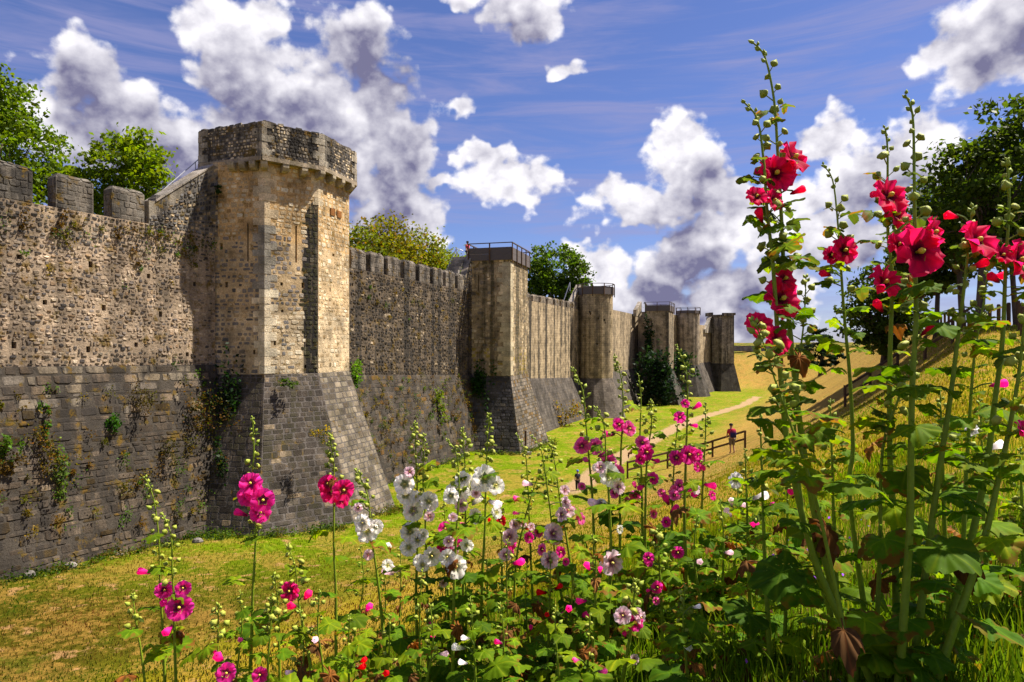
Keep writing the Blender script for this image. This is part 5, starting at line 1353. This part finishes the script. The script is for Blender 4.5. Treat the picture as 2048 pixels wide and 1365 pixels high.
hollyhock('budded shoot between the tallest plant and the thin one', 2.35, [(1612, 555), (1608, 640), (1598, 730), (1590, 860), (1620, 1100), (1700, 1330)], flowers=[], leaves=9, nb=14, fl_y=720, **{**rk, 'r0': .009})
hollyhock('yellow-green budded shoot rising from behind the short-tipped plant', 2.4, [(1975, 540), (1968, 600), (1950, 700), (1940, 820), (1930, 1000), (1920, 1300)], flowers=[(1988, 550, 26), (1990, 765, 28, 'pink')], leaves=10, nb=15, fl_y=720, **{**rk, 'r0': .01})
for k, (a, b, c, lab) in enumerate(((1520, 830, 2.6, 'leafy flowerless hollyhock standing left of the tall red stems'), (1490, 900, 3.0, 'small leafy hollyhock at the left edge of the red group'), (1660, 800, 2.7, 'broad-leaved flowerless hollyhock among the red stems'), (1880, 780, 2.6, 'leafy flowerless hollyhock under the short-tipped red plant'), (1960, 800, 3.0, 'leafy hollyhock with small pale buds near the right edge'), (2040, 900, 2.5, 'dark leafy hollyhock filling the lower right corner'))):
    hollyhock(lab, c, [(a, b), (a + 4, b + 120), (a + 10, b + 300), (a + 20, b + 480)], 'pale' if k == 4 else 'red', [(a - 20, b + 60, 34, 'white'), (a + 25, b + 90, 28, 'white')] if k in (1, 4) else [], leaves=13, nb=10, lsize=(.042, .08), r0=.011, group=RG, fl_y=b + 140, dead=.25)

# --- pink plants on the left
LG = 'pink hollyhocks on the left'
lk = dict(group=LG, r0=.0095, bud=.0095, lsize=(.045, .075), dead=.2)
hollyhock('tall hot-pink hollyhock with a cluster of four blooms before the tower foot', 2.75, [(505, 835), (508, 900), (505, 960), (512, 1060), (506, 1180), (503, 1290), (500, 1365)], 'pink', [(502, 968, 48), (498, 992, 46), (526, 1000, 50), (520, 1026, 46), (487, 1024, 24), (508, 984, 40)], leaves=12, nb=22, fl_y=1070, **lk)
hollyhock('left-bending pink hollyhock, leftmost of all, with half-closed blooms', 2.7, [(290, 955), (308, 1000), (318, 1080), (320, 1150), (325, 1250), (330, 1365)], 'pink', [(295, 1140, 24), (318, 1142, 20), (328, 1180, 36), (325, 1206, 24)], leaves=11, nb=22, fl_y=1130, **lk)
hollyhock('pink hollyhock with a wide dark-hearted bloom beside the leftmost stem', 2.6, [(326, 1030), (342, 1070), (345, 1150), (348, 1200), (350, 1300), (352, 1365)], 'pink', [(358, 1215, 54), (366, 1176, 32), (340, 1252, 26)], leaves=12, nb=16, fl_y=1170, **lk)
hollyhock('rose-red hollyhock with a tight flower head at the edge of the tower foot', 2.8, [(660, 870), (668, 930), (668, 1000), (668, 1100), (672, 1200), (672, 1365)], 'rose', [(664, 985, 50), (686, 980, 46), (656, 968, 38), (682, 1000, 34)], leaves=14, nb=18, fl_y=960, **lk)
hollyhock('short red-pink hollyhock bending left, between the two tall pink ones', 2.6, [(573, 1090), (590, 1130), (597, 1200), (608, 1260), (625, 1365)], 'rose', [(580, 1182, 40), (612, 1190, 26), (588, 1208, 26)], leaves=10, nb=12, fl_y=1180, **lk)
hollyhock('low magenta hollyhock at the bottom edge, left of the tall pink stem', 2.3, [(437, 1210), (436, 1290), (435, 1365)], 'pink', [(442, 1312, 30), (452, 1346, 42), (430, 1300, 24)], leaves=13, nb=9, fl_y=1290, **lk)
hollyhock('low leafy hollyhock with dark buds right of the tall pink stem', 2.4, [(545, 1190), (540, 1270), (535, 1365)], 'pink', [(520, 1350, 34)], leaves=14, nb=10, fl_y=1290, **lk)
hollyhock('drooping leafy hollyhock with dark leaves at the lower left', 2.5, [(265, 1190), (275, 1260), (290, 1365)], 'pink', [], leaves=11, nb=8, fl_y=1240, **lk)
hollyhock('low yellow-green hollyhock with bright buds before the short red-pink one', 2.5, [(548, 1150), (556, 1210), (560, 1365)], 'pink', [], leaves=12, nb=10, fl_y=1230, **lk)

# --- white plants in the middle
WG = 'white hollyhocks in the middle'
wk = dict(group=WG, r0=.0105, bud=.0105, lsize=(.05, .08), dead=.14)
hollyhock('white hollyhock bending left beside the tower foot, leftmost white one', 3.0, [(712, 940), (735, 990), (742, 1060), (750, 1120), (760, 1200), (775, 1365)], 'white', [(733, 1062, 48), (752, 1054, 30, None, 1), (762, 1088, 28), (726, 1045, 34)], leaves=12, nb=15, fl_y=1040, **wk)
hollyhock('white hollyhock with blooms strung down its left side', 3.3, [(830, 845), (832, 920), (835, 1000), (835, 1100), (832, 1200), (838, 1365)], 'white', [(810, 968, 44), (812, 990, 40), (826, 1022, 44), (820, 1064, 40), (818, 1095, 36), (835, 1080, 34)], leaves=12, nb=22, fl_y=960, **wk)
hollyhock('white hollyhock with one bloom turned to the right', 3.3, [(848, 870), (846, 960), (850, 1020), (852, 1100), (855, 1220), (858, 1365)], 'white', [(857, 1004, 42), (862, 1112, 40), (845, 1130, 30, None, 1)], leaves=12, nb=20, fl_y=1000, **wk)
hollyhock('white hollyhock with two blooms under a thick green bud spike', 3.3, [(925, 858), (930, 930), (932, 1000), (930, 1060), (926, 1200), (924, 1365)], 'white', [(915, 985, 50), (942, 972, 44), (926, 960, 34, None, 1), (950, 1000, 26)], leaves=13, nb=20, fl_y=960, **wk)
hollyhock('white hollyhock with the largest round bloom facing the camera', 3.2, [(978, 828), (975, 880), (972, 950), (970, 1050), (965, 1150), (960, 1365)], 'white', [(968, 957, 56), (990, 972, 40), (985, 1000, 26)], leaves=14, nb=18, fl_y=930, **wk)
hollyhock('white hollyhock with a left-nodding tip and a low bloom', 3.0, [(893, 880), (912, 905), (918, 960), (917, 1000), (912, 1080), (908, 1180), (905, 1365)], 'white', [(910, 1134, 50), (895, 1115, 34, None, 1), (902, 992, 34, None, 1)], leaves=13, nb=18, fl_y=1060, **wk)
hollyhock('slim hollyhock with magenta blooms low among the white ones', 3.4, [(888, 1010), (892, 1060), (895, 1100), (898, 1365)], 'pink', [(890, 1058, 30, None, 1), (905, 1075, 26), (888, 1095, 32, None, 1), (915, 1050, 22), (880, 1080, 24)], leaves=12, nb=10, fl_y=1080, **wk)
hollyhock('thin hollyhock with a small red bloom right of the white group', 3.6, [(1000, 1000), (1002, 1060), (1004, 1120), (1000, 1365)], 'crim', [(1000, 1042, 26, None, 1), (985, 1040, 14), (1055, 1055, 14)], leaves=11, nb=8, fl_y=1080, **wk)

# --- pale pink and magenta plants right of the middle
PG = 'pale pink hollyhocks in the middle'
pk = dict(group=PG, r0=.0095, bud=.0095, lsize=(.048, .08), dead=.16)
hollyhock('thin nodding hollyhock with one small pink bloom, right of the largest white bloom', 3.7, [(1033, 868), (1050, 905), (1055, 960), (1060, 1080), (1065, 1200), (1070, 1365)], 'mag', [(1041, 994, 22), (1035, 1025, 14)], leaves=12, nb=18, fl_y=1030, **pk)
hollyhock('pale pink hollyhock with a starry bloom low in the middle', 3.5, [(1080, 940), (1060, 1000), (1045, 1060), (1030, 1150), (1025, 1365)], 'pale', [(1020, 1074, 36), (1030, 1050, 26, None, 1), (1010, 1110, 30, None, 1)], leaves=12, nb=10, fl_y=1040, **pk)
hollyhock('pale pink hollyhock with a big low bloom below a forked bud tip', 3.2, [(1062, 872), (1082, 900), (1095, 980), (1105, 1060), (1115, 1150), (1135, 1260), (1145, 1365)], 'pale', [(1105, 1068, 48), (1122, 1030, 36), (1098, 1120, 42), (1130, 1005, 28, None, 1)], leaves=13, nb=18, fl_y=1010, **pk)
hollyhock('pale hollyhock with a nodding bloom and thin stem, right of the forked tip', 3.4, [(1098, 875), (1110, 930), (1120, 1000), (1135, 1090), (1150, 1200), (1160, 1365)], 'pale', [(1135, 1022, 34), (1060, 965, 22), (1160, 1038, 30, 'mag', 1)], leaves=12, nb=18, fl_y=1000, **pk)
MG = 'magenta hollyhocks right of the middle'
mk = dict(group=MG, r0=.011, bud=.0115, lsize=(.055, .085), dead=.16)
hollyhock('magenta-pink hollyhock with paired pale-throated blooms before the far path', 3.8, [(1143, 735), (1165, 780), (1172, 850), (1178, 920), (1185, 1000), (1190, 1150), (1195, 1365)], 'mag', [(1163, 892, 36), (1188, 893, 38), (1174, 918, 20), (1205, 905, 30)], leaves=13, nb=18, fl_y=880, **mk)
hollyhock('tall magenta hollyhock with a dark-hearted bloom beside a turned pink one', 3.8, [(1228, 712), (1243, 760), (1246, 820), (1242, 900), (1240, 1000), (1240, 1100), (1236, 1365)], 'mag', [(1237, 850, 30, 'pink', 1), (1257, 858, 36), (1222, 865, 26, 'pink'), (1215, 925, 40), (1235, 945, 34)], leaves=13, nb=22, fl_y=860, **mk)
hollyhock('green budded hollyhock spike right of the tall magenta one', 3.9, [(1277, 750), (1282, 800), (1280, 870), (1283, 950), (1285, 1100), (1285, 1365)], 'mag', [(1270, 970, 16), (1262, 1000, 20)], leaves=12, nb=20, fl_y=960, **mk)
hollyhock('hollyhock with the big white-pink bloom in front of the magenta ones', 3.2, [(1190, 815), (1208, 850), (1212, 920), (1218, 1000), (1222, 1120), (1215, 1250), (1210, 1365)], 'white', [(1217, 950, 58), (1236, 975, 34, 'pale', 1), (1195, 1000, 28, 'pale'), (1222, 1125, 56, 'pale'), (1200, 935, 28, 'pale', 1)], leaves=14, nb=16, fl_y=930, **mk)
hollyhock('tall hot-pink hollyhock with the widest pink bloom, right of the path', 3.6, [(1353, 692), (1372, 740), (1375, 800), (1373, 880), (1371, 940), (1369, 1050), (1375, 1200), (1378, 1365)], 'pink', [(1369, 808, 22, None, 1), (1390, 812, 20), (1358, 836, 30, None, 1), (1384, 848, 16), (1376, 910, 46), (1352, 916, 36), (1355, 1105, 30, None, 1)], leaves=14, nb=24, fl_y=890, **mk)
hollyhock('pink hollyhock with a round bloom below a slim bud spike', 3.7, [(1302, 800), (1303, 850), (1296, 900), (1292, 960), (1290, 1100), (1288, 1365)], 'pink', [(1291, 905, 38), (1284, 886, 32, 'mag', 1), (1308, 918, 16), (1285, 970, 20)], leaves=12, nb=15, fl_y=900, **mk)
hollyhock('thin budded hollyhock before the two-rail fence', 4.0, [(1411, 808), (1411, 870), (1406, 960), (1402, 1080), (1400, 1365)], 'pink', [(1408, 936, 18), (1415, 966, 26), (1395, 985, 22)], leaves=11, nb=16, fl_y=930, **mk)
hollyhock('second thin budded hollyhock just left of the fence end', 4.0, [(1355, 850), (1350, 905), (1345, 1000), (1340, 1365)], 'mag', [(1350, 985, 34), (1335, 1000, 26, 'pink'), (1365, 975, 26, 'pink'), (1345, 1018, 24, 'pink')], leaves=11, nb=12, fl_y=960, **mk)
hollyhock('low hollyhock with a bright pink bloom in front of a pale one at the bottom', 2.6, [(1272, 1160), (1266, 1210), (1262, 1260), (1245, 1365)], 'pale', [(1268, 1244, 42, 'pink'), (1245, 1232, 40), (1280, 1235, 30, None, 1), (1250, 1268, 18, 'pink')], leaves=10, nb=10, fl_y=1220, **mk)
hollyhock('dark-stemmed leafy hollyhock with a small pink bloom right of the pale big bloom', 3.0, [(1315, 1060), (1318, 1120), (1322, 1200), (1330, 1365)], 'pink', [(1314, 1174, 28, None, 1), (1300, 1178, 12)], leaves=15, nb=10, fl_y=1120, **mk)

# --- leafy flowerless plants that close the bed
fl = random.Random(5)
FILL = [(720, 1150), (765, 1190), (800, 1140), (845, 1200), (885, 1180), (930, 1130), (975, 1180), (1015, 1140), (1055, 1190), (1100, 1160), (1150, 1190), (1185, 1130), (1235, 1180), (1280, 1120), (1340, 1150), (1395, 1090), (1440, 1060), (1470, 1000), (1425, 1180), (640, 1240), (480, 1240), (600, 1280), (700, 1290), (1370, 1230), (1500, 1050), (1570, 960), (860, 1270), (1000, 1265), (1110, 1275), (780, 1290), (940, 1255), (1180, 1290)]
ORD = ['leftmost', 'second', 'third', 'fourth', 'fifth', 'sixth', 'seventh', 'eighth', 'ninth', 'tenth', 'eleventh', 'twelfth', 'thirteenth', 'fourteenth', 'fifteenth', 'sixteenth', 'seventeenth', 'eighteenth', 'nineteenth', 'twentieth', 'twenty-first', 'twenty-second', 'twenty-third', 'twenty-fourth', 'rightmost']
rows = [sorted(p for p in FILL if p[1] < 1225), sorted(p for p in FILL if p[1] >= 1225)]
CN = {'pink': 'hot pink', 'mag': 'magenta', 'crim': 'scarlet', 'pale': 'pale pink', 'white': 'white'}
for ri, row in enumerate(rows):
    for i, (px, py) in enumerate(row):
        Y = fl.uniform(2.7, 3.9) if ri == 0 else fl.uniform(2.2, 2.6)
        kd = fl.choice(('pink', 'mag', 'crim', 'pale', 'white', 'pink'))
        bl = [(px + fl.uniform(-25, 25), py + fl.uniform(-20, 70), fl.uniform(14, 26)) for _ in range(fl.choice((0, 1, 1, 2, 3)))]
        w = ('with closed %s blooms' % CN[kd]) if bl else 'without blooms'
        o_ = ORD[i] if i < len(row) - 1 else 'rightmost'
        hollyhock('leafy hollyhock %s, %s%s in the bed\'s %s row' % (w, o_, '' if o_.endswith('most') else ' from left', ('back', 'front')[ri]), Y, [(px, py - 60), (px + fl.uniform(-8, 8), py + 20), (px + fl.uniform(-14, 14), py + 140)], kd, bl, leaves=fl.choice((17, 20, 24)), nb=6, r0=.0085, lsize=(.035, .072), bud=.008, dead=.2, group='leafy hollyhocks inside the bed', fl_y=py + 40, ltop=.3)

# --- fallen dry leaves and small violet flowers in the grass at the right
g = np.random.default_rng(9); n = 260; yy = 1.6 + g.random(n) * 2.4; px = g.uniform(1350, 2150, n); xx = (px - 1024) / F * yy; zz = ground_h(xx, yy) + .025
V, Fc, C = leaves_np(np.stack([xx, yy, zz], 1), .035, 1.2, np.tile(np.array([[0.10, 0.045, 0.015]]), (n, 1)), .4, 9)
tag(obj('fallen_leaves', np_mesh('fallen_leaves', V, Fc, C, M['deadleaf'])), 'curled brown leaves fallen in the grass under the red hollyhocks', 'leaves', None, 'stuff')
n = 46; yy = 2.0 + g.random(n) * 3; px = g.uniform(1440, 1800, n); xx = (px - 1024) / F * yy; zz = ground_h(xx, yy) + g.uniform(.10, .2, n)
V, Fc, C = leaves_np(np.stack([xx, yy, zz], 1), .011, .4, np.tile(np.array([[0.25, 0.06, 0.62]]), (n, 1)), .2, 10)
tag(obj('violet_flowers', np_mesh('violet_flowers', V, Fc, C, M['petal'])), 'tiny violet wildflowers scattered in the grass at the lower right', 'wildflowers', None, 'stuff')
